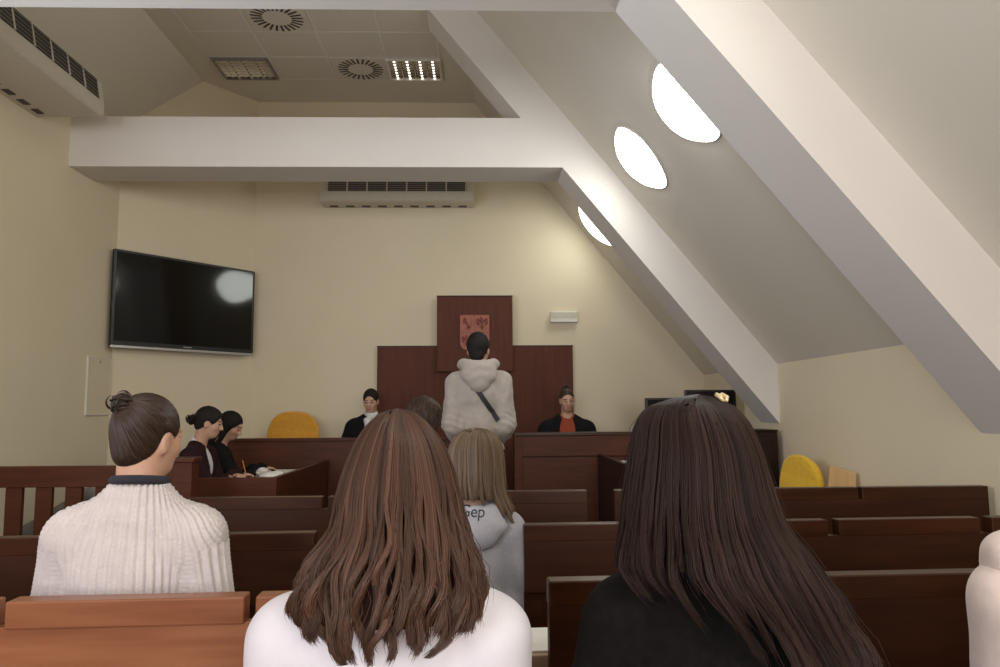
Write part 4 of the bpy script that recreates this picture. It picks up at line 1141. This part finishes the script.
p.cap_hair(M_hair_black, tone=(0, .7), amp=.002, r=(.084, .102, .095), low=[((0, -.05, -.06), (.075, .055, .09)), ((0, -.07, -.16), (.07, .045, .09))], flow=(0, .02, .12), seed=62, extra=lambda S: [S.cap(p.hp((q * .070, .01, .02)), p.hp((q * .078, -.01, -.20)), .022, .020, .02) for q in (-1, 1)])

# 9, 10 -- the two women behind the judges' bench
p = Person(-1.065, 7.44, .16, 180, 1.285, 'person in a black robe and white scarf behind the bench, left of the wall panel', seat=.52, lean=.05, sw=.17, head=(-4, -16, 0), hoff=(0, .02), bulk=1.05, slope=.04, res=.006, hands=((-.10, .28, .70), (.10, .28, .70)))
def open1(S): S.ell(p.nb + np.array((0, .10, -.12)), (.05, .08, .20), k=.01, sub=True)
p.top('robe', M_robe, .024, neck=.062, fold=.006, seed=71, open_v=open1)
S = SDF(); p.torso(S, .008, low=False); S.cap(p.nb + (0, -.006, -.01), p.nb + (0, .012, .045), .066, .066, .02); S.cap(p.nb + (.03, .09, -.02), p.nb + (-.02, .115, -.22), .03, .04, .02); S.cap(p.nb + (-.04, .085, .0), p.nb + (.02, .115, -.2), .03, .035, .02)
S.cap(p.nb + (0, -.0, -.02), p.hp((0, -.01, -.02)), .056, .056, .01, True)
V, F = S.mesh(.008, cut=lambda P: p.H - .58 - P[..., 2]); V = V + normals_of(V, F) * (vnoise(V, 70, 7) * .004)[:, None]; np_mesh('scarf', V, F, [M_shirt], p.root)
p.trousers()
p.cap_hair(M_hair_black, tone=(.1, 1), amp=.0015, r=(.080, .100, .093), low=[((0, -.05, -.03), (.06, .05, .05))], flow=(0, -.02, .13), seed=72, face=((0, .100, -.030), (.064, .076, .104)))
bun(p, (0, -.115, .02), .032, M_hair_black, loops=20, tone=(.1, .9))
p = Person(.82, 7.16, .16, 176, 1.275, 'person in a black jacket over a rust-red knit, hair up, behind the taller bench', seat=.52, lean=.05, sw=.185, head=(8, -14, 4), hoff=(.0, .03), bulk=1.1, slope=.06, hs=.9, res=.006, hands=((-.10, .28, .70), (.10, .28, .70)))
def open2(S): S.ell(p.nb + np.array((0, .11, -.16)), (.075, .10, .26), k=.01, sub=True)
p.top('jacket', M_robe, .026, neck=.070, fold=.006, seed=81, open_v=open2)
S = SDF(); p.torso(S, .010, low=False); S.cap(p.nb + (0, -.004, -.01), p.nb + (0, .004, .02), .064, .060, .02); S.cap(p.nb + (0, -.0, -.02), p.hp((0, -.01, -.02)), .055, .055, .01, True)
V, F = S.mesh(.008, cut=lambda P: p.H - .62 - P[..., 2]); np_mesh('jumper', V, F, [M_rust], p.root)
p.trousers()
p.cap_hair(M_hair_mid, tone=(.1, 1), amp=.0015, r=(.076, .095, .087), low=[((0, -.05, -.03), (.06, .05, .05))], flow=(0, -.05, .13), seed=82, face=((0, .100, -.030), (.070, .078, .108)))
bun(p, (0, -.06, .108), .032, M_hair_mid, loops=24, tone=(.0, .6))

# 11 -- arm and shoulder at the right edge
p = Person(1.07, 1.28, 0, 8, 1.27, 'person in a cream hooded sweatshirt at the right edge, only the arm in view', seat=.45, lean=.02, sw=.158, head=(-10, 0, 0), bulk=1.04, res=.009, slope=.03, hands=((-.05, .30, .60), (.10, .28, .60)), hint=((-.2, -.6, -.5), (.4, -.5, -.5)))
p.hood(M_creamh, w=.165, zt=.0, zb=-.13, out=.06, roll=.042, seed=93)
p.top('hoodie', M_creamh, .024, neck=.062, fold=.008, seed=91, res=.009, fscale=20)
p.trousers(M_jeans)
p.cap_hair(M_hair_mid, seed=92, low=[((0, -.05, -.04), (.06, .05, .055))])
